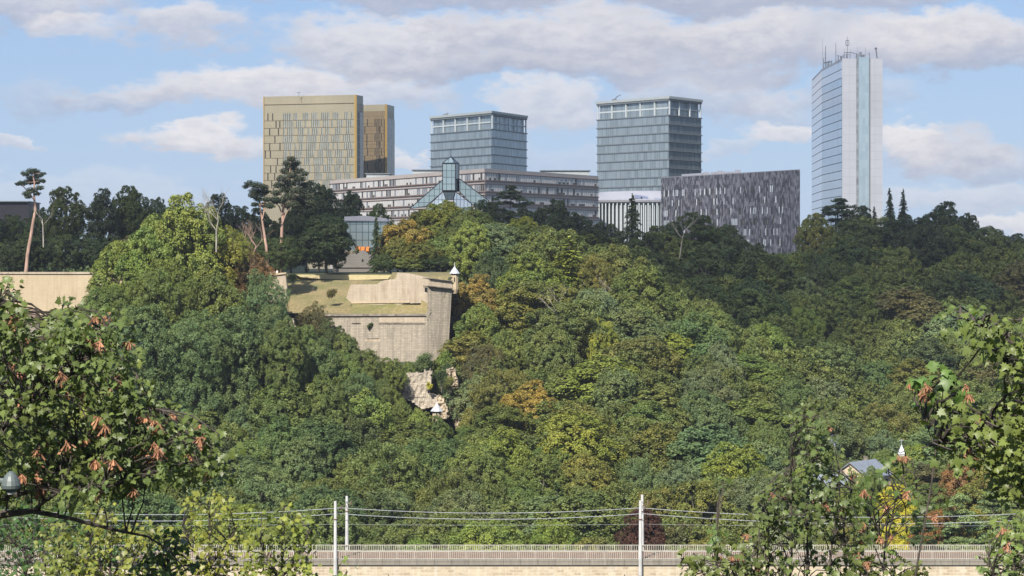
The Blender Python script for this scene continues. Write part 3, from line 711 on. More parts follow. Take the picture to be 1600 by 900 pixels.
def dark_facade_mat():
    m = bpy.data.materials.new('dark_chequer_cladding'); m.use_nodes = True; nt = NT(m.node_tree)
    b = nt.n['Principled BSDF']; uvn = nt.new('ShaderNodeUVMap'); uvn.uv_map = 'UVMap'
    v = nt.vmath('MULTIPLY', uvn.outputs[0], (1 / 0.66, 1 / 1.3, 0))
    s = nt.new('ShaderNodeSeparateXYZ'); nt.put(s.inputs[0], v)
    col = nt.math('FLOOR', s.outputs[0])
    hsh = nt.new('ShaderNodeTexWhiteNoise', noise_dimensions='1D'); nt.put(hsh.inputs['W'], col)
    yy = nt.math('ADD', s.outputs[1], nt.math('MULTIPLY', nt.math('FLOOR', nt.math('MULTIPLY', hsh.outputs[0], 4.0)), 0.25))
    row = nt.math('FLOOR', yy)
    wn = nt.new('ShaderNodeTexWhiteNoise', noise_dimensions='2D'); nt.put(wn.inputs['Vector'], nt.comb(col, row, 0))
    nd = nt.new('ShaderNodeValToRGB'); nt.put(nd.inputs[0], wn.outputs[0]); cr = nd.color_ramp; cr.interpolation = 'CONSTANT'
    cr.elements[0].color = (0.045, 0.044, 0.052, 1); cr.elements[1].position = 0.25; cr.elements[1].color = (0.085, 0.083, 0.095, 1)
    e = cr.elements.new(0.5); e.color = (0.125, 0.121, 0.138, 1); e = cr.elements.new(0.75); e.color = (0.185, 0.178, 0.20, 1)
    nt.put(b.inputs['Base Color'], nd.outputs[0]); b.inputs['Roughness'].default_value = 0.45; b.inputs['Metallic'].default_value = 0.15
    return m
M['chequer'] = dark_facade_mat()
M['win_bright'] = mat('bright_window', (0.62, 0.66, 0.69), 0.2, 0.2, 0.7, var=0.15, scale=0.3)
def build_dark_office():
    B = (X(1250, 750), 750.0); YL = 750 * 135.5 / 123; A = (X(1033, YL), YL)
    zt = Z(264.5, 750)
    f = Facade(A, B)
    back = Vector((f.D.y, -f.D.x, 0)); back = -f.N
    C = (X(1248.5, 772), 772.0); D = (A[0] + back.x * 20 + 2, A[1] + back.y * 20)
    t = thing('office_block', 'dark grey chequered office block with narrow bright windows', 'office building', (B[0], B[1], 49))
    mb = MB(); prism(mb, [A, B, C, D], 49, zt - .25); mb.build('wall', M['chequer'], t)
    mb = MB(); prism(mb, [A, B, C, D], zt - .249, zt); mb.build('roof_edge', M['roof_edge'], t)
    items = []; rr = random.Random(9)
    k = 750 / F
    for r in range(6):
        z1 = zt - 4.6 - r * 3.42; 
        u = 2.0
        while u < f.L - 9:
            g = rr.choice((1, 2, 3, 4))
            for q in range(g):
                br = rr.random()
                if u < f.L - 9 and br > .18:
                    items.append((0, lambda mb, u=u, z1=z1, br=br: f.box(mb, u, u + .42, z1 - 2.1, z1, 0.02, .07, 0 if br > .55 else 1)))
                u += 0.95
            u += rr.uniform(1.2, 4.2)
    spread_windows(t, items, [M['win_bright'], M['win_dark']])
    for u0, u1, h in ((7, 20, .9), (21, 22, 1.2), (26, 28, 1.0), (30, 30.6, 1.4), (33, 35, .9), (38, 39, .8), (41, 41.6, 1.3)):
        mb = MB(); f.box(mb, u0, u1, zt, zt + h, -6, -4); mb.build('roof_unit', M['white_metal'], t)
M['roof_edge'] = mat('roof_edging', (0.22, 0.22, 0.24), 0.5)
build_dark_office()

def build_white_tower():
    Y0 = 1100.0; zt = Z(91, Y0)
    def at(px, py): Y = Y0 * 309 / (400 - py); return Vector((X(px, Y), Y, 0))
    L = at(1269, 123.5); Bn = at(1285, 107); C = at(1316, 91); E = Vector((X(1379, Y0), Y0, 0))
    S0 = Vector((X(1339.5, Y0), Y0, 0)); S1 = Vector((X(1357.5, Y0), Y0, 0))
    back = [Vector((E.x + 6, E.y + 40, 0)), Vector((L.x + 10, L.y + 20, 0))]
    t = thing('white_tower', 'tall pale grey tower with mirrored side and antennas on its roof', 'tower', (C.x, C.y, 49))
    mb = MB(); prism(mb, [L, Bn, C, E] + back, 49, zt); mb.build('wall', M['white_panel'], t)
    gl = Facade(L, Bn); gr = Facade(Bn, C); fr = Facade(C, E)
    sh = 20.0 * Y0 / F / 1.0
    r = 0; z = zt - 1.2
    while z > 60:
        h = min(sh * .66, z - 58)
        for fc, m, nm in ((gl, 'glass_pale', 'glass_storey'), (gr, 'glass_blue' if r > 1 else 'glass_pale', 'glass_storey')):
            mb = MB(); fc.box(mb, .15, fc.L - .15, z - h + .17, z - .15, 0.0, .3); mb.build(nm, M[m], t)
        z -= h; r += 1
    mb = MB()
    z = zt - 1.2
    while z > 60:
        gl.box(mb, 0, gl.L, z - .14, z + .16, 0, .12); gr.box(mb, 0, gr.L, z - .14, z + .16, 0, .12); z -= sh * .66
    mb.build('storey_joint', M['ledge'], t)
    mb = MB(); f0 = (S0 - C).length; f1 = (S1 - C).length
    fr.box(mb, f0 + .5, f1, 49, zt + .6, 0, .6); mb.build('stair_glazing', M['glass_strip'], t)
    mb = MB(); fr.box(mb, f0 - .5, f0 + .48, 49, zt, 0, .15); mb.build('shadow_groove', M['win_grey'], t)  # raised grey strip, a groove's shadow put into its colour
    mb = MB(); fr.box(mb, f1 + .02, f1 + .4, 49, zt + 2.5, 0, .8); mb.build('edge_fin', M['ledge'], t)
    def ant(px, top, base, w=.16, Yd=1108, nm='antenna', dark=True):
        a = P(px, top, Yd); b = P(px, base, Yd)
        mb = MB(); mb.tube([b, a], [w, w * .6], 5)
        return mb, a, b
    for px, top, base, w in ((1285.4, 60, 107, .08), (1290, 72, 104, .28), (1306, 67, 96, .2), (1287, 90, 106, .3), (1324, 57, 92, .16), (1339.3, 74, 91, .1), (1352.3, 73, 91, .1), (1342, 74, 91, .08), (1319, 76, 92, .1), (1329, 77, 92, .08)):
        mb, a, b = ant(px, top, base, w)
        if px == 1324:
            for q in (63, 67, 71):
                c = P(px, q, 1108); 
                for s in (-1, 1): mb.tube([c, c + Vector((s * .9, 0, 0))], .1, 4)
            c = P(px, 67, 1108); pts = [c + Vector((math.cos(k * math.pi / 4) * .85, 0, math.sin(k * math.pi / 4) * 1.2)) for k in range(9)]
            mb.tube(pts, .14, 4)
        if px == 1290: c = P(px, 98, 1108); mb.tube([c - Vector((.8, 0, 0)), c + Vector((2.2, 0, .5))], .35, 6)
        mb.build('antenna', M['antenna'], t)
    rr = random.Random(12)
    for k in range(26):
        mb = MB()
        px = rr.uniform(1292, 1356); yb = 104 - (px - 1290) * .5 if px < 1316 else 91.5
        a = P(px, yb - rr.uniform(2, 8), 1107); b = P(px, yb + 1, 1107); mb.tube([b, a], rr.uniform(.08, .22), 4)
        if rr.random() < .5: mb.tube([a, a + Vector((rr.uniform(-2, 2), 0, rr.uniform(-.4, .4)))], .12, 4)
        mb.build('antenna', M['antenna'], t)
    mb = MB()
    mb.tube([P(1318, 82.5, 1107), P(1330, 82, 1107), P(1341, 85, 1107), P(1341, 92, 1107)], .18, 4)
    mb.build('roof_railing', M['antenna'], t)
    mb = MB(); mb.tube([P(1370.5, 91, 1106), P(1370, 88, 1106), P(1368.6, 76, 1106)], [.7, .35, .3], 6); mb.tube([P(1367, 76.5, 1106), P(1370, 75, 1106)], .5, 6)
    mb.tube([P(1344.6, 88, 1106), P(1344.6, 81, 1106)], .5, 6); mb.tube([P(1343.5, 87.5, 1106), P(1351, 86.5, 1106)], .5, 6)
    mb.build('camera_mast', M['antenna'], t)
build_white_tower()

# far left low building
def build_low_roof():
    Y = 780.0
    t = thing('low_building', 'dark flat roofed building glimpsed at the treetops by the lone pine', 'building', (X(10, Y), Y, 52))
    mb = MB(); prism(mb, [(X(-90, Y), Y), (X(45, Y), Y), (X(62, Y + 30), Y + 30), (X(-90, Y + 30), Y + 30)], 52, Z(315.5, Y)); mb.build('wall', M['slab_dark'], t)
    mb = MB(); prism(mb, [(X(-90, Y) - 1, Y - 1), (X(46, Y), Y - 1), (X(64, Y + 30), Y + 30), (X(-90, Y + 30), Y + 30)], Z(315.5, Y), Z(314, Y)); mb.build('roof', M['ledge'], t)
build_low_roof()
# ------------------------------------------------------------------ fortress
def slab(pts, Yf, thick):
    """outline given in photo pixels at depth Yf(px), extruded away from the viewer"""
    mb = MB(); fr = []
    for p in pts:
        Y = Yf(p[0]) if callable(Yf) else Yf
        fr.append(P(p[0], p[1], Y))
    bk = [p + Vector((0, thick, 0)) for p in fr]
    mb.face(fr, 0, [(p.x + p.y * .5, p.z) for p in fr]); mb.face(bk[::-1], 0)
    for i in range(len(fr)):
        j = (i + 1) % len(fr); mb.face([fr[j], fr[i], bk[i], bk[j]], 0)
    return mb

def build_fort():
    # long pale wall on the left
    t = thing('fortress_wall', 'long cream masonry fortress wall at left, pale and smooth, below the dark treeline', 'wall', (X(150, 500), 500, 44))
    z0, z1 = 40, Z(428, 500)
    mb = MB(); mb.box(X(-400, 500), X(424, 500), 500, 502.2, z0, z1); mb.build('masonry', M['stone_cream'], t)
    mb = MB(); mb.box(X(-400, 500), X(424, 500), 499.75, 502.4, z1, Z(425, 500)); mb.build('coping', M['stone_pale'], t)
    # narrow return wall beside the lawn
    t = thing('fortress_wall', 'narrow pale wall end tapering down at the left edge of the lawn', 'wall', (X(436, 498), 498, 44))
    mb = slab([(424, 431), (446, 428), (448.5, 450), (446, 473), (440, 474), (424, 474)], lambda px: 500 - (px - 424) * .12, 2.0); mb.build('masonry', M['stone_pale'], t)
    mb = slab([(422, 427.6), (447, 425.6), (447, 428), (424, 431)], lambda px: 499.6 - (px - 424) * .12, 2.4); mb.build('coping', M['stone_cream'], t)
    # lower bastion wall + right flank
    t = thing('bastion', 'weathered grey stone bastion with a battered flank turning away at the right', 'bastion', (X(640, 505), 505, 38))
    Yw = lambda px: 500 + (668 - px) * .035
    mb = MB()
    def quad_wall(pa, pb, ya, yb, zt_a, zt_b, zb_a, zb_b, batter, u0=0.0, m=0, nu=16):
        for i in range(nu):
            s0, s1 = i / nu, (i + 1) / nu
            def pt(s, top):
                px = pa + (pb - pa) * s - (0 if top or pa < 600 else 7 * s); Y = ya + (yb - ya) * s
                z = (zt_a + (zt_b - zt_a) * s) if top else (zb_a + (zb_b - zb_a) * s)
                return Vector((X(px, Y), Y - (0 if top else batter), z))
            q = [pt(s0, 0), pt(s1, 0), pt(s1, 1), pt(s0, 1)]
            L = math.dist((X(pa, ya), ya), (X(pb, yb), yb))
            mb.face(q, m, [(u0 + L * s0, q[0].z), (u0 + L * s1, q[1].z), (u0 + L * s1, q[2].z), (u0 + L * s0, q[3].z)])
    zt = Z(493, 500)
    quad_wall(500, 668, 506, 500, zt, zt, 36, 36, 1.2)
    mb.build('front_wall', M['stone_grey'], t)
    mb = MB()
    fl_top_a, fl_top_b = Z(448, 500), Z(453, 502)
    quad_wall(668, 706, 500, 502, fl_top_a, fl_top_b, 34, 36, 1.6, 3.0)
    mb.build('flank_wall', M['stone_grey'], t)
    mb = slab([(500, 490.5), (669, 490.0), (669, 493.5), (500, 494)], lambda px: Yw(px) - .35, 1.5); mb.build('cordon', M['coping'], t)
    mb = slab([(549, 503.8), (563, 503.8), (563, 505.2), (549, 505.2)], lambda px: Yw(px) - .36, .9); mb.build('string_course', M['coping'], t)
    mb = slab([(592, 504.2), (664, 504.6), (664, 506.0), (592, 505.6)], lambda px: Yw(px) - .36, .9); mb.build('string_course', M['coping'], t)
    mb = slab([(592, 496.2), (663, 496.2), (664, 504.2), (592, 503.8)], lambda px: Yw(px) - .22, .7); mb.build('pale_band', M['stone_pale'], t)
    mb = slab([(573, 528), (592, 528), (592, 529.4), (573, 529.4)], lambda px: Yw(px) - .62, .9); mb.build('string_course', M['coping'], t)
    mb = slab([(570, 529.4), (594, 529.4), (594, 534), (570, 534)], lambda px: Yw(px) - .54, .8); mb.build('pale_band', M['stone_pale'], t)
    # corner spur stone
    mb = slab([(666, 488), (672, 482), (673, 488), (667, 500)], 499.6, .8); mb.build('buttress', M['stone_grey'], t)
    # flank parapet in two offset bands
    mb = MB(); quad = lambda ya0, ya1, yb0, yb1, off, m: None
    def band(y0a, y1a, y0b, y1b, off, matn, nm):
        Ya, Yb = 499.95, 501.95
        a0, a1, b0, b1 = P(669.5, y0a, Ya), P(669.5, y1a, Ya), P(706, y0b, Yb), P(706, y1b, Yb)
        n = Vector((.37, -.93, 0)) * off; d = Vector((-1.2, 1.0, 0))
        mb = MB(); mb.hexa([tuple(a1 + n), tuple(b1 + n), tuple(b1 + d), tuple(a1 + d)], [tuple(a0 + n), tuple(b0 + n), tuple(b0 + d), tuple(a0 + d)])
        mb.build(nm, M[matn], t)
    band(434.0, 435.2, 438.5, 439.6, .75, 'coping', 'coping'); band(435.2, 446, 439.6, 450, .25, 'stone_pale', 'parapet')
    band(446, 447.3, 450, 451.3, .8, 'coping', 'coping'); band(447.3, 449.2, 451.3, 453.2, .2, 'stone_grey', 'corbel_band')
    mb = slab([(668, 470), (671.5, 470), (674, 489), (668, 489)], 500.6, 2); mb.build('corner_stones', M['stone_pale'], t)

    # upper rampart wall
    t = thing('rampart', 'bright pale rampart wall rising in steps above the lawn, next to the turret', 'wall', (X(610, 510), 510, 48))
    Yr = lambda px: 509.5 - (px - 541) * .062
    out = [(541, 465.5), (548, 444.5), (562, 444.6), (589, 444.2), (594, 440.5), (600, 438), (611, 436.5), (618, 436), (621, 426), (640, 427.5), (669.5, 434), (669.5, 473),
           (630, 474.5), (621, 478), (604, 479.5), (556, 478.5), (549, 473)]
    mb = slab(out, Yr, 3.0); mb.build('masonry', M['stone_pale'], t)
    mb = slab([(549, 471.6), (640, 470.6), (640, 473.0), (550, 474.2)], lambda px: Yr(px) - .2, .6); mb.build('string_course', M['stone_cream'], t)
    # lawn
    def H(px, s):  # s 0 at lower wall, 1 at the top of the bank
        return 0
    rows = []
    NXL, NYL = 44, 26
    vs = []; fs = []
    for j in range(NYL + 1):
        s = j / NYL
        for i in range(NXL + 1):
            px = 432 + (707 - 432) * i / NXL
            y0 = 500 + max(0, 668 - px) * .035 - .2 + max(0, px - 668) * .052; Y = y0 + (545 - y0) * s
            zb = Z(491, 501) + max(0, px - 668) * .14
            # bank profile: ledge, slope up to the plateau
            zt_ = Z(437.5, 543)
            k = min(1, max(0, (s - .10) / .75)); k = k
            if px > 545:                      # ledge before the rampart, high ground behind it
                yr = Yr(px)
                if Y < yr + 1.5: z = zb + (Z(474, 508) - zb) * max(0, min(1, (Y - y0) / max(1.0, yr - y0)))
                else:
                    top = Z(442 if px < 594 else (438 if px < 619 else (427.5 if px < 640 else 432.5)), 512); z = top + ((Z(438, 543) if px < 612 else 56.3) - top) * min(1, (Y - yr - 1.5) / 20)
                wq = min(1, (px - 545) / 30.0); wq = wq * wq * (3 - 2 * wq)
                if Y >= yr + 1.5: z = (zb + (zt_ - zb) * k) * (1 - wq) + z * wq
            else: z = zb + (zt_ - zb) * k
            z += mnoise.fractal(Vector((px / 25, Y / 5, 0)), 1, 2, 4) * .10
            vs.append((X(px, Y), Y, z))
    for j in range(NYL):
        for i in range(NXL):
            a = j * (NXL + 1) + i; fs.append((a, a + 1, a + NXL + 2, a + NXL + 1))
    me = bpy.data.meshes.new('lawn'); me.from_pydata(vs, [], fs); me.polygons.foreach_set('use_smooth', [True] * len(fs)); me.materials.append(M['grass'])
    o = bpy.data.objects.new('lawn', me); COL.objects.link(o); tag(o, kind='structure')
    # straw coloured masonry terrace at the head of the lawn
    t = thing('terrace_wall', 'low straw coloured stone terrace wall at the head of the lawn', 'wall', (X(540, 543), 543, 54))
    mb = slab([(462, 429), (612, 430), (606, 436), (560, 437.5), (500, 436), (470, 433)], 543, 1.5); mb.build('masonry', M['stone_straw'], t)
    mb = MB(); mb.box(X(424, 546), X(700, 546), 544, 546, 50, Z(428.6, 545)); o = mb.build('lawn', M['grass']); tag(o, kind='structure')

    # turret
    def turret(px, Y, w, eave, apex, tip, base, label):
        t = thing('watch_turret', label, 'turret', (X(px, Y), Y, Z(base, Y)))
        k = Y / F; r = w / 2 * k; c = Vector((X(px, Y), Y, 0))
        mb = MB(); N = 8
        ring = lambda rr, z: [(c.x + rr * math.cos(2 * math.pi * (q + .5) / N), c.y + rr * math.sin(2 * math.pi * (q + .5) / N), z) for q in range(N)]
        zb, ze = Z(base, Y), Z(eave, Y)
        mb.hexa(ring(r * .55, zb - .9), ring(r * .82, zb)); mb.hexa(ring(r * .82, zb), ring(r * .80, ze)); mb.build('stone_body', M['stone_cream'], t)
        mb = MB(); mb.hexa(ring(r * .9, ze - .22), ring(r * .92, ze)); mb.build('cornice', M['coping'], t)
        mb = MB(); ap = (c.x, c.y, Z(apex, Y)); rg = ring(r * 1.22, ze + .01)
        for q in range(N): mb.face([rg[q], rg[(q + 1) % N], ap])
        mb.face(rg[::-1]); rf = mb.build('roof', M['zinc'], t)
        mb = MB(); mb.tube([ap, (c.x, c.y, Z(tip, Y))], [.1, .04], 5); mb.build('finial', M['zinc'], rf)
        zs = zb + (ze - zb) * .62
        mb = MB(); mb.box(c.x - .12, c.x + .12, c.y - r * .80, c.y - r * .6, zs - .5, zs + .45); mb.build('arrow_slit', M['dark'], t)
    turret(710.3, 502.5, 14.5, 427.5, 415.5, 410, 452, 'slender stone watch turret with pointed pale roof at the top corner of the bastion')
    turret(682.5, 474, 17.5, 642.5, 629, 625, 660, 'lower watch turret with white pointed roof below the ruined wall')
    # brown domed turret against the left wall
    Y = 480; t = thing('domed_turret', 'small brown ribbed dome standing in front of the cream wall above the maple leaves', 'turret', (X(53, Y), Y, Z(520, Y)))
    c = Vector((X(53.5, Y), Y, 0)); N = 16; mb = MB(); prof = [(9.6, 520), (9.6, 499), (9.4, 494), (8.4, 489.5), (6.2, 486), (3.2, 484), (.4, 482.6)]
    ring = lambda rr, z: [(c.x + rr * Y / F * math.cos(2 * math.pi * q / N) * (1 if q % 2 else .93), c.y + rr * Y / F * math.sin(2 * math.pi * q / N) * (1 if q % 2 else .93), z) for q in range(N)]
    for (a, ya), (b, yb) in zip(prof[1:], prof[2:]): 
        A_, B_ = ring(a, Z(ya, Y)), ring(b, Z(yb, Y))
        for q in range(N): mb.face([A_[q], A_[(q + 1) % N], B_[(q + 1) % N], B_[q]])
    dm = mb.build('dome', M['dome_brown'], t)
    mb = MB(); mb.hexa(ring(9.0, 44), ring(9.0, Z(499, Y))); mb.build('body', M['stone_grey'], t)
    mb = MB(); mb.tube([(c.x + .3, c.y - .4, Z(484, Y)), (c.x + .3, c.y - .4, Z(481.5, Y))], .2); mb.build('finial', M['dome_brown'], dm)
M['stone_straw'] = brickmat('straw_rubble', (0.46, 0.39, 0.22), (0.40, 0.33, 0.17), (0.3, 0.25, 0.14), 0.5, 0.25, 0.04, stain=(0.22, 0.22, 0.1), stain_amt=0.6)
M['dome_brown'] = mat('brown_dome', (0.13, 0.085, 0.065), 0.6, var=0.3, scale=2, stretch=(3, 3, .4))
build_fort()

def rock_mesh(name, label, outline, Y, depth, seed, m='rock', cat='rock', parent=None, amp=1.6, step=1.4):
    """craggy block: front relief over a picture outline, closed at the back"""
    xs = [p[0] for p in outline]; ys = [p[1] for p in outline]
    def inside(x, y):
        c = False; j = len(outline) - 1
        for i in range(len(outline)):
            xi, yi = outline[i]; xj, yj = outline[j]
            if (yi > y) != (yj > y) and x < (xj - xi) * (y - yi) / (yj - yi) + xi: c = not c
            j = i
        return c
    nx = int((max(xs) - min(xs)) / step) + 1; ny = int((max(ys) - min(ys)) / step) + 1
    idx = {}; vs = []; fs = []
    for j in range(ny + 1):
        for i in range(nx + 1):
            x = min(xs) + i * step; y = min(ys) + j * step
            wx = x + mnoise.noise(Vector((x / 4, y / 4, seed))) * 2.0; wy = y + mnoise.noise(Vector((x / 4, y / 4, seed + 9))) * 1.5
            if inside(wx, wy):
                v = Vector((x / 9, y / 16, seed))
                r = 1 - abs(mnoise.fractal(v, 1, 2.1, 5)) * 1.6
                cell = mnoise.noise(Vector((math.floor(x / 5 + mnoise.noise(v) * 1.5), math.floor(y / 9), seed)) * .77)
                d = -amp * (r + cell * .9)
                q = P(x, y, Y); idx[(i, j)] = len(vs); vs.append((q.x, q.y + d + (y - min(ys)) * -.03, q.z))
    nfront = len(vs); vs += [(v[0], Y + depth, v[2]) for v in vs]
    edges = {}
    for (i, j) in list(idx):
        if all(k in idx for k in ((i + 1, j), (i, j + 1), (i + 1, j + 1))):
            q = (idx[(i, j)], idx[(i, j + 1)], idx[(i + 1, j + 1)], idx[(i + 1, j)]); fs.append(q)
            for a, b in zip(q, q[1:] + q[:1]): edges[(a, b)] = edges.get((a, b), 0) + 1
    ff = list(fs)
    for q in ff: fs.append(tuple(k + nfront for k in reversed(q)))
    for (a, b) in edges:
        if (b, a) not in edges: fs.append((b, a, a + nfront, b + nfront))
    me = bpy.data.meshes.new(name); me.from_pydata(vs, [], fs); me.materials.append(M[m]); me.update()
    ul = me.uv_layers.new(name='UVMap'); co = np.array(vs)
    li = np.empty(len(me.loops), dtype=np.int32); me.loops.foreach_get('vertex_index', li)
    ul.data.foreach_set('uv', np.stack([co[li, 0], co[li, 2]], -1).astype(np.float32).ravel())
    o = bpy.data.objects.new(name, me); COL.objects.link(o); tag(o, label, cat); return o
rock_mesh('ruined_wall', 'ruined grey masonry wall with a broken top on the slope under the bastion', [(620, 598), (634, 594), (634, 583), (660, 582), (663, 577), (668, 580), (672, 575), (676, 581), (675, 600), (668, 612), (684, 618), (690, 632), (660, 640), (640, 625), (618, 622)], 482, 3, 3, m='stone_ruin', cat='ruin', amp=.35)
rock_mesh('rock_outcrop', 'tall craggy pale limestone outcrop right of the lower watch turret', [(697, 577), (709, 573), (713, 580), (716, 592), (717, 604), (722, 615), (724, 628), (727, 645), (728, 672), (712, 668), (704, 645), (694, 640), (690, 625), (702, 612), (700, 596)], 484, 5, 7, amp=1.5)
rock_mesh('rock_outcrop', 'low pale rock shelf beside the pointed white turret roof', [(684, 617), (694, 622), (700, 636), (704, 652), (690, 655), (676, 640)], 480, 4, 12, amp=.9)
rock_mesh('stone_steps', 'broken pale stone stairway remnant half buried in trees beneath the lawn corner', [(452, 498), (459, 498), (466, 516), (472, 522), (467, 534), (462, 548), (450, 550), (455, 534), (452, 520)], 488, 2, 21, m='stone_pale', cat='steps', amp=.5)
M_ruin = None

# ------------------------------------------------------------------ viaduct, masts, wires
def build_viaduct():
    xa, xb = -150.0, 150.0
    t = thing('viaduct', 'stone railway viaduct crossing the valley, its yellowish masonry along the bottom edge', 'bridge', (0, 340, -8))
    zd = 17.55
    mb = MB(); mb.box(xa, xb, 335.0, 344.3, 12.0, zd - .5); mb.build('spandrel_wall', M['stone_viaduct'], t)
    for k in range(17):
        x = -144 + 18 * k
        mb = MB(); mb.box(x - 1.7, x + 1.7, 334.9, 344.5, -12, 12.0); mb.build('pier', M['stone_viaduct'], t)
        if k < 16:
            mb = MB(); pts = []
            for q in range(13):
                a = math.pi * q / 12; pts.append((x + 9 - 7.3 * math.cos(a), 4.7 + 7.3 * math.sin(a)))
            for q in range(12):
                (x0, z0), (x1, z1) = pts[q], pts[q + 1]
                mb.hexa([(x0, 334.98, z0), (x1, 334.98, z1), (x1, 344.32, z1), (x0, 344.32, z0)], [(x0, 334.98, 12.2), (x1, 334.98, 12.2), (x1, 344.32, 12.2), (x0, 344.32, 12.2)])
            mb.build('arch', M['stone_viaduct'], t)
    mb = MB(); mb.box(xa, xb, 334.75, 344.6, zd - .5, zd - .0); mb.build('parapet_slab', M['parapet'], t)
    mb = MB(); mb.box(xa, xb, 334.7, 335.2, zd - .02, zd + .3); mb.box(xa, xb, 344.2, 344.7, zd - .02, zd + .3); mb.build('kerb', M['parapet'], t)
    mb = MB(); mb.box(xa, xb, 335.3, 344.1, zd, zd + .22); mb.build('track_bed', M['ballast'], t)
    for y in (337.2, 338.64, 341.0, 342.44):
        mb = MB(); mb.box(xa, xb, y - .04, y + .04, zd + .2, zd + .40); mb.build('rail', M['rail'], t)
    for (y, zt, lab, ph) in ((335.0, 18.92, 'nearer pale balustrade railing along the viaduct edge', 0), (344.45, 18.70, 'farther pale railing on the far side of the viaduct tracks', .9)):
        r = thing('railing', lab, 'railing', (0, y, zd))
        zb = zd + .28; pitch = 2.40 if ph == 0 else 2.37
        mb = MB(); mb.box(xa, xb, y - .045, y + .045, zt - .07, zt); mb.build('top_rail', M['railing'], r)
        mb = MB(); mb.box(xa, xb, y - .03, y + .03, zb + .05, zb + .10); mb.build('bottom_rail', M['railing'], r)
        first = None; x = -100 + ph; lst = []
        while x < 100: lst.append(x); x += pitch
        for x in lst:
            if first is None:
                mb = MB(); mb.box(x - .05, x + .05, y - .05, y + .05, zb - .2, zt - .07)
                nb = 9
                for q in range(1, nb):
                    xx = x + pitch * q / nb; mb.box(xx - .028, xx + .028, y - .02, y + .02, zb + .1, zt - .07)
                first = mb.build('railing_panel', M['railing'], r); x0 = x
            else:
                o = first.copy(); o.parent = r; o.location = (x - x0, 0, 0); COL.objects.link(o)
    def mast(px, Y, top, zbase, lab, side):
        x = X(px, Y); zt = Z(top, Y)
        m = thing('catenary_mast', lab, 'mast', (x, Y, zbase), 'masts along the railway viaduct')
        mb = MB(); mb.tube([(x, Y, zbase), (x, Y, zt)], [.27, .19], 10); mb.build('pole', M['concrete_pole'], m, smooth=False)
        mb = MB(); s = side; mb.tube([(x, Y, 24.9), (x, Y + s * 2.6, 24.75)], .05, 5); mb.tube([(x, Y, 23.9), (x, Y + s * 2.6, 24.7)], .045, 5); mb.tube([(x + .1, Y, 24.0), (x + 1.0, Y + s * 2.6, 25.2)], .04, 5); br = mb.build('bracket', M['rail'], m)
        mb = MB(); mb.tube([(x + .7, Y + s * 2.0, 24.6), (x + .7, Y + s * 2.0, 25.1)], .12, 6); mb.build('insulator', M['rail'], br)
        for zz in (zbase + .9, 23.4):
            mb = MB(); mb.tube([(x, Y, zz), (x, Y, zz + .14)], .30, 10); mb.build('clamp_band', M['rail'], m)
    mast(524, 334.4, 783, 14.6, 'pale concrete mast bolted to the near side of the viaduct, left of its partner', 1)
    mast(542, 344.9, 775, 17.6, 'pale concrete mast behind the far railing, just right of another mast', -1)
    mast(1000.6, 334.4, 782, 14.6, 'near pale concrete mast of the pair in front of the dark red tree', 1)
    mast(1003.5, 344.9, 773, 17.6, 'taller tip of the far mast hidden behind the near one by the dark red tree', -1)
    def wire(y, hs, sag, lab, r=.036):
        w = MB(); xs = (-76.5, -24.3, 18.2, 85.0)
        for a, b in zip(xs, xs[1:]):
            pts = []
            for q in range(17):
                s = q / 16; pts.append((a + (b - a) * s, y, hs - sag * ((b - a) / 42.5) ** 1.3 * 4 * s * (1 - s)))
            w.tube(pts, r, 4)
        o = w.build('overhead_wire', M['wire']); tag(o, lab, 'wire')
    wire(336.9, Z(802.5, 336.9), .80, 'lower overhead railway wire sagging between the masts')
    wire(342.6, Z(793.5, 342.6), .75, 'upper overhead railway wire sagging between the masts')
    wire(337.6, Z(819, 337.6), .15, 'thin low contact wire stretched nearly level above the railings', .014)
build_viaduct()

# ------------------------------------------------------------------ village in the right valley
def house(label, px, Y, py_ridge, py_eave, w, d, rz, wall, roof):
    zr, ze = Z(py_ridge, Y), Z(py_eave, Y); x = X(px, Y); g = min(ground(x, Y), ze - 4.5)
    t = thing('village_house', label, 'house', (x, Y, g))
    c, s = math.cos(rz), math.sin(rz)
    def T(a, b, z): return (x + a * c - b * s, Y + a * s + b * c, z)
    mb = MB(); mb.hexa([T(-w, -d, g), T(w, -d, g), T(w, d, g), T(-w, d, g)], [T(-w, -d, ze), T(w, -d, ze), T(w, d, ze), T(-w, d, ze)])
    mb.face([T(w, -d, ze), T(w, d, ze), T(w, 0, zr)]); mb.face([T(-w, -d, ze), T(-w, d, ze), T(-w, 0, zr)]); mb.build('wall', wall, t)
    mb = MB(); o = .4
    for sg in (-1, 1):
        mb.hexa([T(-w - o, sg * (d + o), ze - .15), T(w + o, sg * (d + o), ze - .15), T(w + o, 0, zr + .05), T(-w - o, 0, zr + .05)],
                [T(-w - o, sg * (d + o), ze + .05), T(w + o, sg * (d + o), ze + .05), T(w + o, 0, zr + .3), T(-w - o, 0, zr + .3)])
    rf = mb.build('roof', roof, t)
    for k in (-.5, .05, .55):
        for zz in (ze - 2.0, ze - 4.4):
            if zz < g: continue
            mb = MB(); a = k * w; mb.hexa([T(a, -d - .05, zz), T(a + 1.0, -d - .05, zz), T(a + 1.0, -d + .1, zz), T(a, -d + .1, zz)], [T(a, -d - .05, zz + 1.3), T(a + 1.0, -d - .05, zz + 1.3), T(a + 1.0, -d + .1, zz + 1.3), T(a, -d + .1, zz + 1.3)])
            mb.build('window', M['dark'], t)
    mb = MB(); a = T(w * .5, d * .2, 0); mb.box(a[0] - .35, a[0] + .35, a[1] - .35, a[1] + .35, ze, zr + .9); mb.build('chimney', M['coping'], rf)
    return t
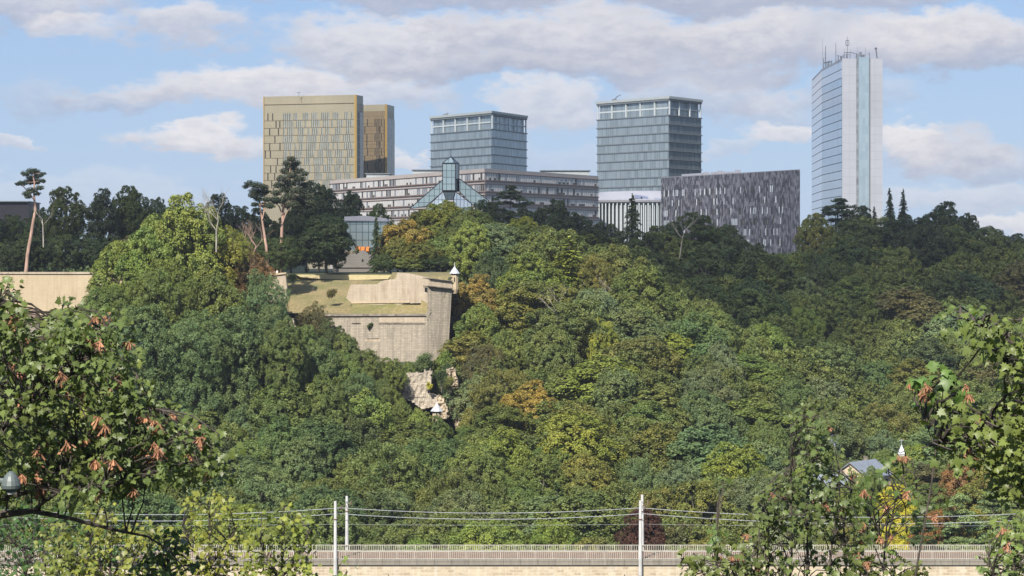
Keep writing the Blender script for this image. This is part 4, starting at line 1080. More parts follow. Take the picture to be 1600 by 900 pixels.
house('house with slate roof and cream gable glimpsed between leaves above the railway', 1348, 440, 722, 742, 4.2, 3.4, .9, M['ochre'], M['slate'])
house('white walled house with grey roof partly hidden low behind the leafy shoots', 1300, 428, 744, 757, 3.6, 3.0, -.2, M['plaster'], M['slate'])
t = thing('long_shed', 'long blue grey roof sloping among the trees above the village', 'shed', (X(1282, 470), 470, 15))
p0, p1 = P(1262, 675, 478), P(1305, 689.5, 466)
mb = MB(); mb.hexa([(p0.x, p0.y, 14), (p1.x, p1.y, 14), (p1.x + 2, p1.y + 5, 14), (p0.x + 2, p0.y + 5, 14)], [(p0.x, p0.y, p0.z - .8), (p1.x, p1.y, p1.z - .8), (p1.x + 2, p1.y + 5, p1.z - .3), (p0.x + 2, p0.y + 5, p0.z - .3)]); mb.build('wall', M['plaster'], t)
mb = MB(); e = .3; mb.hexa([(p0.x, p0.y - e, p0.z - .8), (p1.x, p1.y - e, p1.z - .8), (p1.x + 2, p1.y + 5, p1.z + .5), (p0.x + 2, p0.y + 5, p0.z + .5)], [(p0.x, p0.y - e, p0.z - .6), (p1.x, p1.y - e, p1.z - .6), (p1.x + 2, p1.y + 5, p1.z + .75), (p0.x + 2, p0.y + 5, p0.z + .75)]); mb.build('roof', M['slate_blue'], t)
Y = 462; t = thing('chapel_turret', 'tiny white pointed chapel turret poking out of the trees', 'turret', (X(1408, Y), Y, 12))
mb = MB(); c = P(1408.5, 707, Y); mb.box(c.x - .5, c.x + .5, Y - .5, Y + .5, 12, c.z - .3); mb.build('body', M['plaster'], t)
mb = MB(); ap = (c.x, Y, Z(694, Y)); rg = [(c.x - .7, Y - .7, c.z - .3), (c.x + .7, Y - .7, c.z - .3), (c.x + .7, Y + .7, c.z - .3), (c.x - .7, Y + .7, c.z - .3)]
for q in range(4): mb.face([rg[q], rg[(q + 1) % 4], ap])
mb.build('roof', M['zinc'], t)
mb = MB(); mb.tube([ap, (ap[0], ap[1], ap[2] + .9)], .05, 4); mb.tube([(ap[0] - .45, ap[1], ap[2] + .75), (ap[0] + .45, ap[1], ap[2] + .75)], .06, 4); mb.build('weathervane', M['zinc'], t)

# ------------------------------------------------------------------ two people resting by the wall end
def person(px, base, Y, label, facing, shirt):
    g = Z(base, Y); x = X(px, Y); k = .9
    bm_v = [(0, 0, .45), (0, .02, .70), (0, .0, .95), (0, -.02, 1.06), (0, -.04, 1.22),      # hips, waist, chest, neck, head
            (.10, -.04, .45), (.13, -.42, .50), (.12, -.46, .10), (.12, -.60, .05),          # right leg seated
            (-.10, -.04, .45), (-.13, -.40, .52), (-.12, -.44, .10), (-.12, -.58, .05),
            (.20, 0, .93), (.26, -.10, .68), (.16, -.32, .60), (-.20, 0, .93), (-.26, -.1, .68), (-.15, -.30, .60)]
    ed = [(0, 1), (1, 2), (2, 3), (3, 4), (0, 5), (5, 6), (6, 7), (7, 8), (0, 9), (9, 10), (10, 11), (11, 12), (2, 13), (13, 14), (14, 15), (2, 16), (16, 17), (17, 18)]
    rad = [.14, .13, .15, .055, .105, .10, .075, .05, .045, .10, .075, .05, .045, .065, .045, .04, .065, .045, .04]
    t = thing('person', label, 'person', (x, Y, g - .3), 'people resting at the wall end', facing)
    def skin(name, vi, grow, m):
        idx = {a: i for i, a in enumerate(vi)}
        me = bpy.data.meshes.new(name); me.from_pydata([bm_v[a] for a in vi], [(idx[a], idx[b]) for a, b in ed if a in idx and b in idx], []); me.materials.append(m)
        o = bpy.data.objects.new(name, me); COL.objects.link(o); o.parent = t
        md = o.modifiers.new('skin', 'SKIN'); me.skin_vertices.new() if not me.skin_vertices else None
        for a, i in idx.items(): me.skin_vertices[0].data[i].radius = (rad[a] * grow, rad[a] * grow)
        me.skin_vertices[0].data[0].use_root = True
        sd = o.modifiers.new('sub', 'SUBSURF'); sd.levels = 1; sd.render_levels = 1
    skin('body', list(range(19)), 1.0, M['skin']); skin('shirt', [0, 1, 2, 13, 16], 1.16, shirt); skin('trousers', [0, 5, 6, 7, 9, 10, 11], 1.2, M['cloth_dark'])
    mb = MB(); N = 8
    prof = [(.09, 1.22), (.125, 1.27), (.12, 1.33), (.07, 1.375), (.01, 1.385)]
    for (r0, z0), (r1, z1) in zip(prof, prof[1:]):
        for q in range(N):
            a, b = 2 * math.pi * q / N, 2 * math.pi * (q + 1) / N
            mb.face([(r0 * math.cos(a), r0 * math.sin(a) - .02, z0), (r0 * math.cos(b), r0 * math.sin(b) - .02, z0), (r1 * math.cos(b), r1 * math.sin(b) - .02, z1), (r1 * math.cos(a), r1 * math.sin(a) - .02, z1)])
    o = mb.build('hair', M['hair']); o.parent = t
person(427.5, 429.5, 500.5, 'seated person in white on the wall end, the left one of two', .5, M['cloth_white'])
person(433.0, 428.5, 500.8, 'seated person in white on the wall end, close by the pine trunk', -.4, M['cloth_white'])
# ------------------------------------------------------------------ tree prototypes
def unit(v): return v / np.maximum(np.linalg.norm(v, axis=-1, keepdims=True), 1e-9)
def leaf_quads(pos, nrm, size, tint, rs, aspect=0.7, long=None):
    """rhombic leaf tufts; returns verts (n*4,3), tint per vertex"""
    n = len(pos)
    a = rs.normal(size=(n, 3)); a = unit(a - (a * nrm).sum(-1, keepdims=True) * nrm)
    if long is not None: a = unit(long - (long * nrm).sum(-1, keepdims=True) * nrm + 1e-6)
    b = np.cross(nrm, a)
    s = size[:, None]
    k = rs.uniform(.55, 1.0, (n, 1))
    v0 = pos - a * s * .5; v1 = pos - b * s * aspect * .5 * k + a * s * rs.uniform(-.15, .2, (n, 1)); v2 = pos + a * s * .5 + nrm * s * rs.uniform(-.2, .1, (n, 1)); v3 = pos + b * s * aspect * .5 + a * s * rs.uniform(-.2, .15, (n, 1))
    V = np.stack([v0, v1, v2, v3], 1).reshape(-1, 3)
    return V, np.repeat(tint, 4)
def ico():
    t = (1 + 5 ** .5) / 2
    v = np.array([(-1, t, 0), (1, t, 0), (-1, -t, 0), (1, -t, 0), (0, -1, t), (0, 1, t), (0, -1, -t), (0, 1, -t), (t, 0, -1), (t, 0, 1), (-t, 0, -1), (-t, 0, 1)]) / math.hypot(1, t)
    f = [(0, 11, 5), (0, 5, 1), (0, 1, 7), (0, 7, 10), (0, 10, 11), (1, 5, 9), (5, 11, 4), (11, 10, 2), (10, 7, 6), (7, 1, 8), (3, 9, 4), (3, 4, 2), (3, 2, 6), (3, 6, 8), (3, 8, 9), (4, 9, 5), (2, 4, 11), (6, 2, 10), (8, 6, 7), (9, 8, 1)]
    return v, np.array(f)
ICV, ICF = ico()
def mesh_from(name, quads, tq, tris_v=None, tris_f=None, tt=None, material=None):
    """quads: (4n,3)"""
    nq = len(quads) // 4
    V = quads; loops = np.arange(nq * 4); starts = np.arange(nq) * 4
    tint = tq
    if tris_v is not None and len(tris_v):
        base = len(V); V = np.concatenate([V, tris_v]); tint = np.concatenate([tq, tt])
        loops = np.concatenate([loops, (np.array(tris_f) + base).ravel()])
        starts = np.concatenate([starts, nq * 4 + np.arange(len(tris_f)) * 3])
    me = bpy.data.meshes.new(name)
    me.vertices.add(len(V)); me.vertices.foreach_set('co', V.astype(np.float32).ravel())
    me.loops.add(len(loops)); me.loops.foreach_set('vertex_index', loops.astype(np.int32))
    me.polygons.add(len(starts)); me.polygons.foreach_set('loop_start', starts.astype(np.int32))
    at = me.attributes.new('tint', 'FLOAT', 'POINT'); at.data.foreach_set('value', tint.astype(np.float32))
    me.update(calc_edges=True); me.materials.append(material)
    return me
def crown_from_lobes(name, rs, C, r, leaf, n, sub=12, subr=(.28, .5), core=.34, up=.35, rnd=.5, aspect=.75, material='leaf', droop=0.0, bottom=None, reject=.62):
    ctr = C.mean(0)
    K = len(C)
    d = unit(rs.normal(size=(K, sub, 3)) + np.array([0, 0, .35])); sc = C[:, None] + d * (r * .78)[:, None, None]; sr = r[:, None] * rs.uniform(*subr, (K, sub))
    sc = sc.reshape(-1, 3); sr = sr.ravel(); lob = np.repeat(np.arange(K), sub)
    # drop sub clumps buried in other lobes
    dist = np.linalg.norm(sc[:, None] - C[None], axis=-1) / r[None]; dist[np.arange(len(sc)), lob] = 9
    keep = dist.min(1) > .62; sc, sr, lob = sc[keep], sr[keep], lob[keep]
    stint = rs.uniform(0.15, .85, len(sc))
    w = sr ** 2; pick = rs.choice(len(sc), n, p=w / w.sum())
    dd = unit(rs.normal(size=(n, 3)) + unit(sc[pick] - C[lob[pick]]) * .9 + np.array([0, 0, .45]))
    pos = sc[pick] + dd * (sr[pick] * rs.uniform(.72, 1.18, n))[:, None]
    dist = np.linalg.norm(pos[:, None] - C[None], axis=-1) / r[None]
    ok = dist.min(1) > reject; pos, dd, pk = pos[ok], dd[ok], pick[ok]
    m = len(pos)
    out = unit(pos - ctr)
    nrm = unit(dd * .65 + out * .3 + np.array([0, 0, up]) + rs.normal(size=(m, 3)) * rnd)
    pos = pos + np.array([0, 0, -droop]) * rs.uniform(0, 1, (m, 1))
    V, T = leaf_quads(pos, nrm, leaf * rs.uniform(.55, 1.35, m), np.clip(stint[pk] * .6 + rs.uniform(0, 1, m) * .4, 0, 1), rs, aspect)
    tv = []; tf = []; tt = []
    if core > 0:
        for i in range(K):
            jit = rs.uniform(.85, 1.12, (12, 1)); b = len(tv) * 12
            tv.append(C[i] + ICV * jit * r[i] * core); tf.append(ICF + b)
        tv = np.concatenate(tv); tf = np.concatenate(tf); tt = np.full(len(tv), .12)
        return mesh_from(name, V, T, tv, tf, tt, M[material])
    return mesh_from(name, V, T, None, None, None, M[material])
def ell_lobes(rs, R_, Hc, n, rr=(.26, .42), z0=1.5, top=1.0, flat=1.0):
    i = np.arange(n) + .5; ph = i * 2.399963 + rs.uniform(0, 6)
    zc = 1 - 2 * i / n
    zc = zc * .96
    rad = np.sqrt(1 - zc ** 2)
    prof = 1 - .28 * np.clip(zc, 0, 1) ** 1.5 * top
    k = rs.uniform(.55, .82, n)
    C = np.stack([np.cos(ph) * rad * R_ * k * prof, np.sin(ph) * rad * R_ * k * prof, z0 + Hc / 2 + zc * Hc / 2 * rs.uniform(.62, .86, n)], -1)
    C += rs.normal(size=(n, 3)) * R_ * .06
    r = R_ * rs.uniform(*rr, n) * (1 - .15 * np.clip(zc, 0, 1)) * flat
    return C, r
def trunk_mesh(name, H, r0, rs, targets=(), material='bark', bend=0.4):
    mb = MB(); pts = []
    n = 6; bx, by = rs.uniform(-bend, bend, 2)
    for i in range(n + 1):
        s = i / n; pts.append(Vector((bx * math.sin(s * 2.4), by * math.sin(s * 2.0), -1.5 + (H * .78 + 1.5) * s)))
    mb.tube(pts, [r0 * (1.25 - .95 * (i / n)) for i in range(n + 1)], 7)
    for tgt in targets:
        tgt = Vector(tgt); s = min(.9, max(.25, (tgt.z / H) * .7)); b = pts[int(s * n)]
        mid = (b + tgt) / 2 + Vector((0, 0, .4)); mb.tube([b, mid, tgt], [r0 * .38, r0 * .24, r0 * .08], 5)
    me_o = mb.build(name, M[material]); me = me_o.data; bpy.data.objects.remove(me_o); return me

def build_undergrowth():
    rs = np.random.RandomState(900); n = 230000
    y = rs.uniform(362, 745, n); x = rs.uniform(-.25, .25, n) * y; g = ground_np(x, y); px = x / y * F + 800
    ok = ~((px < 708) & (y > 493) & (y < 760) & ~((y > 524) & (px < 436))) & (g > -6) & ~((y < 505) & (px < 712) & (y > 492)); x, y, g = x[ok], y[ok], g[ok]; n = len(x)
    hgt = np.array([mnoise.noise(Vector((a / 3.5, b / 3.5, 2.2))) for a, b in zip(x, y)]) * 1.2 + 1.0
    z = g + np.clip(hgt, .1, 3) * rs.uniform(.3, 1.1, n)
    V, T = leaf_quads(np.stack([x, y, z], -1), unit(np.array([0, -.5, 1.0]) + rs.normal(size=(n, 3)) * .5), rs.uniform(.5, 1.1, n), rs.uniform(0, 1, n), rs)
    o = bpy.data.objects.new('undergrowth', mesh_from('undergrowth', V, T, None, None, None, M['leaf'])); COL.objects.link(o); o.color = (.05, .07, .025, 1)
    tag(o, 'low green scrub and ground cover between the hillside trees', kind='stuff')
build_undergrowth()
PROTO = {}
def add_proto(kind, crown, trunk, R_, H): PROTO.setdefault(kind, []).append((crown, trunk, R_, H))
def build_protos():
    for s in range(6):
        rs = np.random.RandomState(100 + s); R_, Hc = 6.0, 12.0 + s % 3
        C, r = ell_lobes(rs, R_, Hc, 30 + 5 * s, (.22, .40), z0=1.2, top=(.5, 1.9, 1.1, 2.3, .8, 1.6)[s])
        me = crown_from_lobes('crown', rs, C, r, .29, 46000, sub=22, subr=(.2, .42), rnd=.6)
        add_proto('round', me, trunk_mesh('trunk', Hc + 1.2, .28, rs, C[:7]), R_, Hc + 1.6)
    for s in range(3):
        rs = np.random.RandomState(200 + s); R_, Hc = 6.0, 11.5
        C, r = ell_lobes(rs, R_, Hc, 44, (.20, .32), z0=1.2, top=.6)
        me = crown_from_lobes('crown', rs, C, r, .27, 42000, sub=24, subr=(.22, .4), rnd=.6, aspect=.5, droop=.25)
        add_proto('feather', me, trunk_mesh('trunk', Hc + 1.2, .24, rs, C[:6]), R_, Hc + 1.6)
    for s in range(2):
        rs = np.random.RandomState(300 + s); R_, Hc = 3.6, 13.5
        C, r = ell_lobes(rs, R_, Hc, 26, (.32, .48), z0=1.2, top=1.3)
        me = crown_from_lobes('crown', rs, C, r, .28, 28000, sub=18)
        add_proto('tall', me, trunk_mesh('trunk', Hc + 1.2, .2, rs, C[:5]), R_, Hc + 1.6)
    for s in range(3):   # loose, gappy crowns for the skyline
        rs = np.random.RandomState(400 + s); R_, Hc = 6.0, 13.0
        C, r = ell_lobes(rs, R_, Hc, 40, (.15, .27), z0=3.0, top=.7)
        me = crown_from_lobes('crown', rs, C, r, .30, 36000, sub=14, subr=(.35, .6), core=.3, rnd=.6, reject=.7)
        add_proto('open', me, trunk_mesh('trunk', Hc + 3, .3, rs, C[:16]), R_, Hc + 3.2)
    for s in range(2):   # layered beech / hornbeam with horizontal sprays
        rs = np.random.RandomState(500 + s); R_, Hc = 6.5, 12.0
        C, r = ell_lobes(rs, R_, Hc, 34, (.24, .36), z0=1.0)
        me = crown_from_lobes('crown', rs, C, r, .32, 42000, sub=20, up=.9, rnd=.35, aspect=.6)
        add_proto('layer', me, trunk_mesh('trunk', Hc + 1.2, .28, rs, C[:6]), R_, Hc + 1.6)
    for s in range(2):   # spruce
        rs = np.random.RandomState(600 + s); R_, H = 3.2, 15.0
        P_ = []; N_ = []; S_ = []; Lg = []; Tn = []
        for b in range(150):
            z = H * (.06 + .93 * (b / 150) ** .92); L = R_ * (1 - (z / H)) ** .75 * rs.uniform(.7, 1.1) + .15; a = rs.uniform(0, 6.283)
            dr = np.array([math.cos(a), math.sin(a), 0]); k = max(8, int(L * 32)); t = rs.uniform(0.05, 1, k)
            side = np.array([-dr[1], dr[0], 0]); p = dr * (t * L)[:, None] + side * (rs.normal(size=k) * .22 * (1.15 - t) * L)[:, None]
            p[:, 2] = z - .35 * L * t ** 1.3 + rs.normal(size=k) * .10
            P_.append(p); N_.append(unit(np.array([0, 0, 1.0]) + rs.normal(size=(k, 3)) * .5)); S_.append(rs.uniform(.28, .55, k)); Lg.append(np.tile(dr + np.array([0, 0, -.4]), (k, 1))); Tn.append(np.full(k, rs.uniform(0.1, .9)))
        P_, N_, S_, Lg, Tn = map(np.concatenate, (P_, N_, S_, Lg, Tn))
        V, T = leaf_quads(P_, N_, S_, Tn, rs, .45, Lg)
        add_proto('spruce', mesh_from('crown', V, T, None, None, None, M['needle']), trunk_mesh('trunk', H * 1.2, .2, rs, (), bend=.05), R_, H)
    for s in range(2):   # broad old pine / cedar with flat plates
        rs = np.random.RandomState(700 + s); R_, Hc = 6.0, 10.0
        n_ = 34; C = np.stack([rs.uniform(-1, 1, n_), rs.uniform(-1, 1, n_), rs.uniform(0, 1, n_) ** .8], -1)
        lim = (1 - C[:, 2] ** 1.6 * .75); C[:, 0] *= R_ * lim * .8; C[:, 1] *= R_ * lim * .8; C[:, 2] = 2.5 + C[:, 2] * Hc * .9
        r = rs.uniform(1.0, 1.9, n_)
        d = unit(rs.normal(size=(n_ * 330, 3))); d[:, 2] = np.abs(d[:, 2]) * .42 - .05
        idx = np.repeat(np.arange(n_), 330); pos = C[idx] + d * (r[idx] * rs.uniform(.5, 1.1, len(idx)))[:, None]
        nr = unit(d * .4 + np.array([0, 0, .9]) + rs.normal(size=(len(idx), 3)) * .5); tn = rs.uniform(0, 1, n_)[idx] * .6 + rs.uniform(0, .4, len(idx))
        V, T = leaf_quads(pos, nr, rs.uniform(.25, .55, len(idx)), tn, rs, .55)
        add_proto('cedar', mesh_from('crown', V, T, None, None, None, M['needle']), trunk_mesh('trunk', Hc + 1, .28, rs, C[:20]), R_, Hc + 2.6)
build_protos()

# colours (linear albedo)
COLS = {
 'mid green': (0.098, 0.124, 0.036), 'fresh green': (0.132, 0.166, 0.036), 'dark green': (0.050, 0.069, 0.026), 'blue green': (0.078, 0.110, 0.044),
 'olive green': (0.120, 0.122, 0.034), 'yellow green': (0.179, 0.193, 0.036), 'grey green': (0.110, 0.138, 0.066), 'orange tinged': (0.207, 0.152, 0.041),
 'rusty brown': (0.152, 0.083, 0.036), 'golden yellow': (0.359, 0.304, 0.041), 'dark red': (0.052, 0.021, 0.016), 'blackish green': (0.027, 0.041, 0.017), 'brownish green': (0.097, 0.086, 0.036)}
KW = {'round': 'rounded', 'feather': 'feathery', 'tall': 'narrow', 'open': 'loose', 'layer': 'layered', 'spruce': 'spruce', 'cedar': 'flat topped'}
TREES = []   # dict(px, top, Y, w, kind, col, zone)
def want(px, top, Y, w, kind, col, zone, h=None, rot=None, base=None, label=None, name=None):
    TREES.append(dict(px=px, top=top, Y=Y, w=w, kind=kind, col=col, zone=zone, h=h, fixed=True, base=base, label=label, name=name))

# skyline behind the left wall
zl = 'behind the left fortress wall'
for a in [(-12, 338, 580, 70, 'round', 'blackish green'), (22, 332, 585, 66, 'open', 'dark green'), (62, 322, 572, 60, 'open', 'dark green'), (104, 288, 566, 76, 'open', 'dark green'), (160, 287, 556, 54, 'tall', 'blackish green'),
          (203, 286, 566, 72, 'open', 'dark green'), (245, 306, 575, 56, 'open', 'dark green'), (262, 330, 548, 70, 'round', 'dark green'), (342, 300, 570, 52, 'open', 'blackish green'), (378, 318, 575, 60, 'open', 'blackish green'),
          (300, 330, 590, 80, 'round', 'dark green'), (405, 325, 560, 66, 'round', 'blackish green'), (455, 330, 570, 70, 'round', 'blackish green')]: want(*a, zl)
for i, px in enumerate(range(-20, 440, 38)):
    want(px + R.uniform(-9, 9), R.uniform(352, 378), R.uniform(522, 540), R.uniform(58, 78), R.choice(['round', 'round', 'layer', 'feather']), R.choice(['blackish green', 'dark green', 'dark green', 'brownish green']), 'below the dark treeline at left')
zo = 'around the lawn above the bastion'
for a in [(498, 277, 615, 78, 'round', 'blackish green'), (547, 288, 622, 40, 'tall', 'blackish green'), (590, 312, 625, 44, 'tall', 'dark green'), (478, 300, 585, 60, 'round', 'blackish green'), (522, 335, 622, 56, 'round', 'dark green')]: want(*a, 'before the pinkish office block')
for a in [(510, 333, 552, 96, 'round', 'blackish green', 6.5), (588, 337, 556, 34, 'spruce', 'dark green', None), (610, 352, 562, 34, 'round', 'dark green', None), (622, 368, 556, 50, 'round', 'olive green', None), (600, 395, 552, 36, 'round', 'dark green', None)]: want(*a[:6], zo)
for a in [(632, 343, 562, 92, 'round', 'orange tinged'), (655, 328, 575, 80, 'round', 'olive green'), (692, 310, 572, 96, 'round', 'yellow green'), (738, 322, 565, 92, 'round', 'mid green'), (660, 375, 556, 80, 'round', 'olive green'),
          (700, 360, 558, 84, 'round', 'mid green'), (745, 368, 550, 90, 'layer', 'mid green'), (640, 400, 553, 66, 'round', 'mid green'), (682, 402, 552, 70, 'round', 'dark green'), (735, 405, 546, 72, 'round', 'dark green'),
          (775, 345, 575, 90, 'round', 'olive green'), (815, 335, 585, 84, 'round', 'yellow green')]: want(*a, 'on the knoll below the glass museum')
for a in [(792, 284, 640, 62, 'cedar', 'blackish green'), (762, 308, 630, 50, 'round', 'blackish green'), (820, 305, 640, 70, 'cedar', 'blackish green'), (868, 312, 640, 84, 'round', 'blackish green'), (912, 338, 645, 84, 'round', 'blackish green'), (948, 345, 650, 70, 'open', 'dark green'),
          (988, 303, 655, 58, 'spruce', 'dark green'), (1030, 350, 660, 60, 'open', 'dark green'), (1082, 328, 655, 96, 'open', 'dark green'), (1130, 348, 660, 84, 'round', 'dark green'), (1180, 378, 665, 60, 'open', 'dark green'),
          (1218, 394, 660, 60, 'round', 'mid green')]: want(*a, 'on the dark ridge in front of the offices')
for a in [(1272, 330, 700, 62, 'round', 'olive green'), (1303, 302, 715, 84, 'cedar', 'blackish green'), (1340, 318, 720, 60, 'open', 'blackish green'), (1390, 293, 722, 30, 'spruce', 'blackish green'), (1411, 295, 724, 30, 'spruce', 'blackish green'), (1366, 322, 722, 26, 'spruce', 'blackish green'),
          (1340, 335, 705, 92, 'round', 'dark green'), (1410, 335, 712, 76, 'round', 'blackish green'), (1476, 315, 718, 80, 'round', 'blackish green'), (1512, 330, 722, 46, 'open', 'blackish green'), (1442, 338, 710, 60, 'open', 'blackish green'),
          (1478, 352, 700, 110, 'round', 'dark green'), (1545, 352, 715, 90, 'round', 'dark green'), (1590, 362, 720, 76, 'round', 'blackish green'), (1618, 370, 715, 60, 'round', 'dark green')]: want(*a, 'on the shaded hilltop beneath the white tower')
# bright group in front of the left wall
for a in [(288, 303, 476, 136, 'round', 'fresh green'), (236, 345, 472, 110, 'round', 'fresh green'), (340, 345, 480, 96, 'layer', 'yellow green'), (186, 372, 470, 104, 'round', 'fresh green'), (255, 400, 462, 120, 'feather', 'mid green'), (330, 412, 466, 110, 'round', 'mid green'),
          (388, 378, 482, 84, 'feather', 'rusty brown'), (412, 425, 472, 84, 'feather', 'blue green'), (170, 440, 462, 96, 'layer', 'mid green'), (225, 470, 452, 110, 'round', 'blue green'), (305, 480, 452, 110, 'feather', 'blue green'), (372, 470, 458, 100, 'round', 'blue green'), (425, 470, 462, 70, 'feather', 'blue green'), (445, 500, 452, 66, 'round', 'mid green')]: want(*a, 'rising in front of the left wall')
for a in [(488, 474, 480, 60, 'feather', 'brownish green'), (515, 497, 476, 60, 'round', 'dark green'), (478, 505, 470, 50, 'round', 'mid green'), (540, 518, 474, 56, 'round', 'mid green'), (570, 540, 476, 54, 'layer', 'mid green'), (610, 556, 478, 50, 'round', 'mid green'), (640, 562, 488, 40, 'round', 'mid green'), (592, 590, 470, 46, 'feather', 'mid green'), (585, 620, 462, 70, 'round', 'mid green'),
          (745, 428, 512, 84, 'round', 'orange tinged'), (748, 470, 500, 80, 'round', 'mid green'), (728, 455, 516, 56, 'layer', 'dark green'), (752, 530, 490, 76, 'layer', 'brownish green'), (662, 548, 489, 36, 'tall', 'blue green'), (690, 556, 491, 36, 'round', 'fresh green'), (700, 566, 487, 26, 'round', 'dark green'), (684, 575, 487, 24, 'tall', 'dark green')]: want(*a, 'around the grey bastion')
for a in [(455, 520, 458, 60, 'round', 'mid green'), (500, 530, 462, 66, 'round', 'blue green'), (540, 548, 464, 60, 'round', 'mid green'), (560, 575, 458, 70, 'feather', 'blue green'), (510, 580, 450, 76, 'round', 'mid green')]: want(*a, 'below the lawn corner')
for a in [(1008, 790, 362, 76, 'round', 'dark red')]: want(*a, 'behind the viaduct')
for a in [(1510, 712, 440, 100, 'round', 'rusty brown'), (1400, 752, 400, 60, 'layer', 'golden yellow'), (1500, 765, 385, 96, 'cedar', 'grey green'), (1560, 760, 392, 90, 'cedar', 'grey green'), (1455, 790, 390, 66, 'round', 'rusty brown'), (1340, 642, 500, 70, 'round', 'fresh green'), (1440, 790, 380, 60, 'cedar', 'dark green'),
          (1300, 700, 455, 50, 'feather', 'blue green'), (1260, 712, 440, 60, 'round', 'fresh green'), (1380, 700, 455, 40, 'feather', 'mid green'), (1430, 690, 470, 60, 'round', 'fresh green'), (1385, 760, 415, 50, 'feather', 'fresh green'), (1320, 805, 375, 70, 'round', 'olive green'), (1600, 735, 440, 60, 'round', 'golden yellow'), (1408, 709, 452, 40, 'round', 'fresh green'), (1364, 728, 425, 40, 'round', 'mid green'), (1338, 737, 418, 40, 'feather', 'fresh green'), (1325, 752, 420, 46, 'feather', 'fresh green')]: want(*a, 'in the village valley')

for a in [(684, 649, 467, 40, 'round', 'mid green'), (652, 640, 466, 50, 'round', 'fresh green'), (628, 622, 468, 36, 'feather', 'mid green')]: want(*a, 'at the lower turret')
for a in [(750, 592, 482, 60, 'round', 'mid green'), (744, 626, 474, 56, 'round', 'olive green'), (762, 566, 488, 56, 'feather', 'mid green'), (738, 662, 466, 60, 'round', 'mid green')]: want(*a, 'right of the rock outcrop')
# protected things: (px0, px1, py0, py1, depth)
PROT = [(452, 520, 428, 478, 498), (520, 704, 420, 497, 498), (500, 704, 492, 520, 496), (565, 704, 500, 545, 490), (700, 720, 410, 447, 520), (618, 700, 575, 638, 480), (690, 730, 572, 668, 482), (668, 698, 620, 654, 473), (-50, 128, 420, 478, 498), (426, 446, 424, 470, 495),
        (1262, 1306, 674, 692, 462), (1336, 1362, 720, 745, 436), (1286, 1302, 745, 760, 424), (1402, 1414, 692, 706, 455), (540, 604, 336, 388, 600), (560, 582, 390, 418, 588), (450, 466, 380, 410, 597), (45, 62, 482, 496, 478)]
def clear_top(px, w, top, Y):
    for a, b, c, d, dep in PROT:
        if Y < dep and px + w * .45 > a and px - w * .45 < b and top < d: top = max(top, d + 2)
    return top

def zone_of(px, py, Y):
    if Y > 600: return 'on the dark ridge in front of the offices' if px < 1235 else ('on the shaded hilltop beneath the white tower' if py < 420 else 'on the shaded far hillside')
    if px > 1235:
        return 'on the lit lower part of the far hillside' if py < 640 else 'in the village valley'
    if py > 735: return 'directly behind the viaduct, left part' if px < 560 else ('directly behind the viaduct, middle part' if px < 980 else 'directly behind the viaduct, right part')
    if px < 460: return 'on the slope under the left wall' if py < 600 else 'on the lower left slope'
    if px < 730: return 'beneath the ruined wall and turret'
    if py < 440: return 'along the crest right of the museum'
    if px < 960: return 'on the middle slope right of the bastion' if py < 590 else 'on the middle slope above the tracks'
    return 'on the right shoulder below the dark ridge' if py < 590 else 'on the lower right shoulder'

PAL = {
 'slopeL': [('mid green', 4), ('blue green', 5), ('dark green', 2), ('fresh green', 2), ('grey green', 1)],
 'slopeM': [('mid green', 4), ('fresh green', 3), ('olive green', 6), ('yellow green', 3), ('orange tinged', .8), ('brownish green', .9), ('grey green', 2.5), ('dark green', .5)],
 'slopeR': [('mid green', 4), ('olive green', 5), ('blue green', 2), ('fresh green', 3), ('grey green', 3), ('yellow green', 1.5), ('orange tinged', .5), ('brownish green', 1)],
 'far': [('dark green', 3), ('mid green', 7), ('fresh green', 1.5), ('grey green', 2), ('brownish green', .6), ('blue green', 2), ('olive green', 2)],
 'ridge': [('blackish green', 1.5), ('dark green', 6), ('mid green', 1.5), ('brownish green', .5)],
 'toe': [('mid green', 5), ('blue green', 3), ('fresh green', 2), ('dark green', 2), ('olive green', 1), ('brownish green', 1)]}
def choose(lst):
    t = R.uniform(0, sum(w for _, w in lst))
    for a, w in lst:
        t -= w
        if t <= 0: return a
    return lst[-1][0]
SKY = [(-100, 300), (700, 320), (740, 332), (830, 342), (900, 350), (935, 356), (1030, 352), (1100, 350), (1150, 360), (1190, 376), (1232, 390), (1252, 388), (1264, 345), (1340, 330), (1420, 330), (1500, 336), (1560, 358), (1700, 378)]
def sky_row(px):
    for (a, ya), (b, yb) in zip(SKY, SKY[1:]):
        if a <= px <= b: return ya + (yb - ya) * (px - a) / (b - a)
    return 320
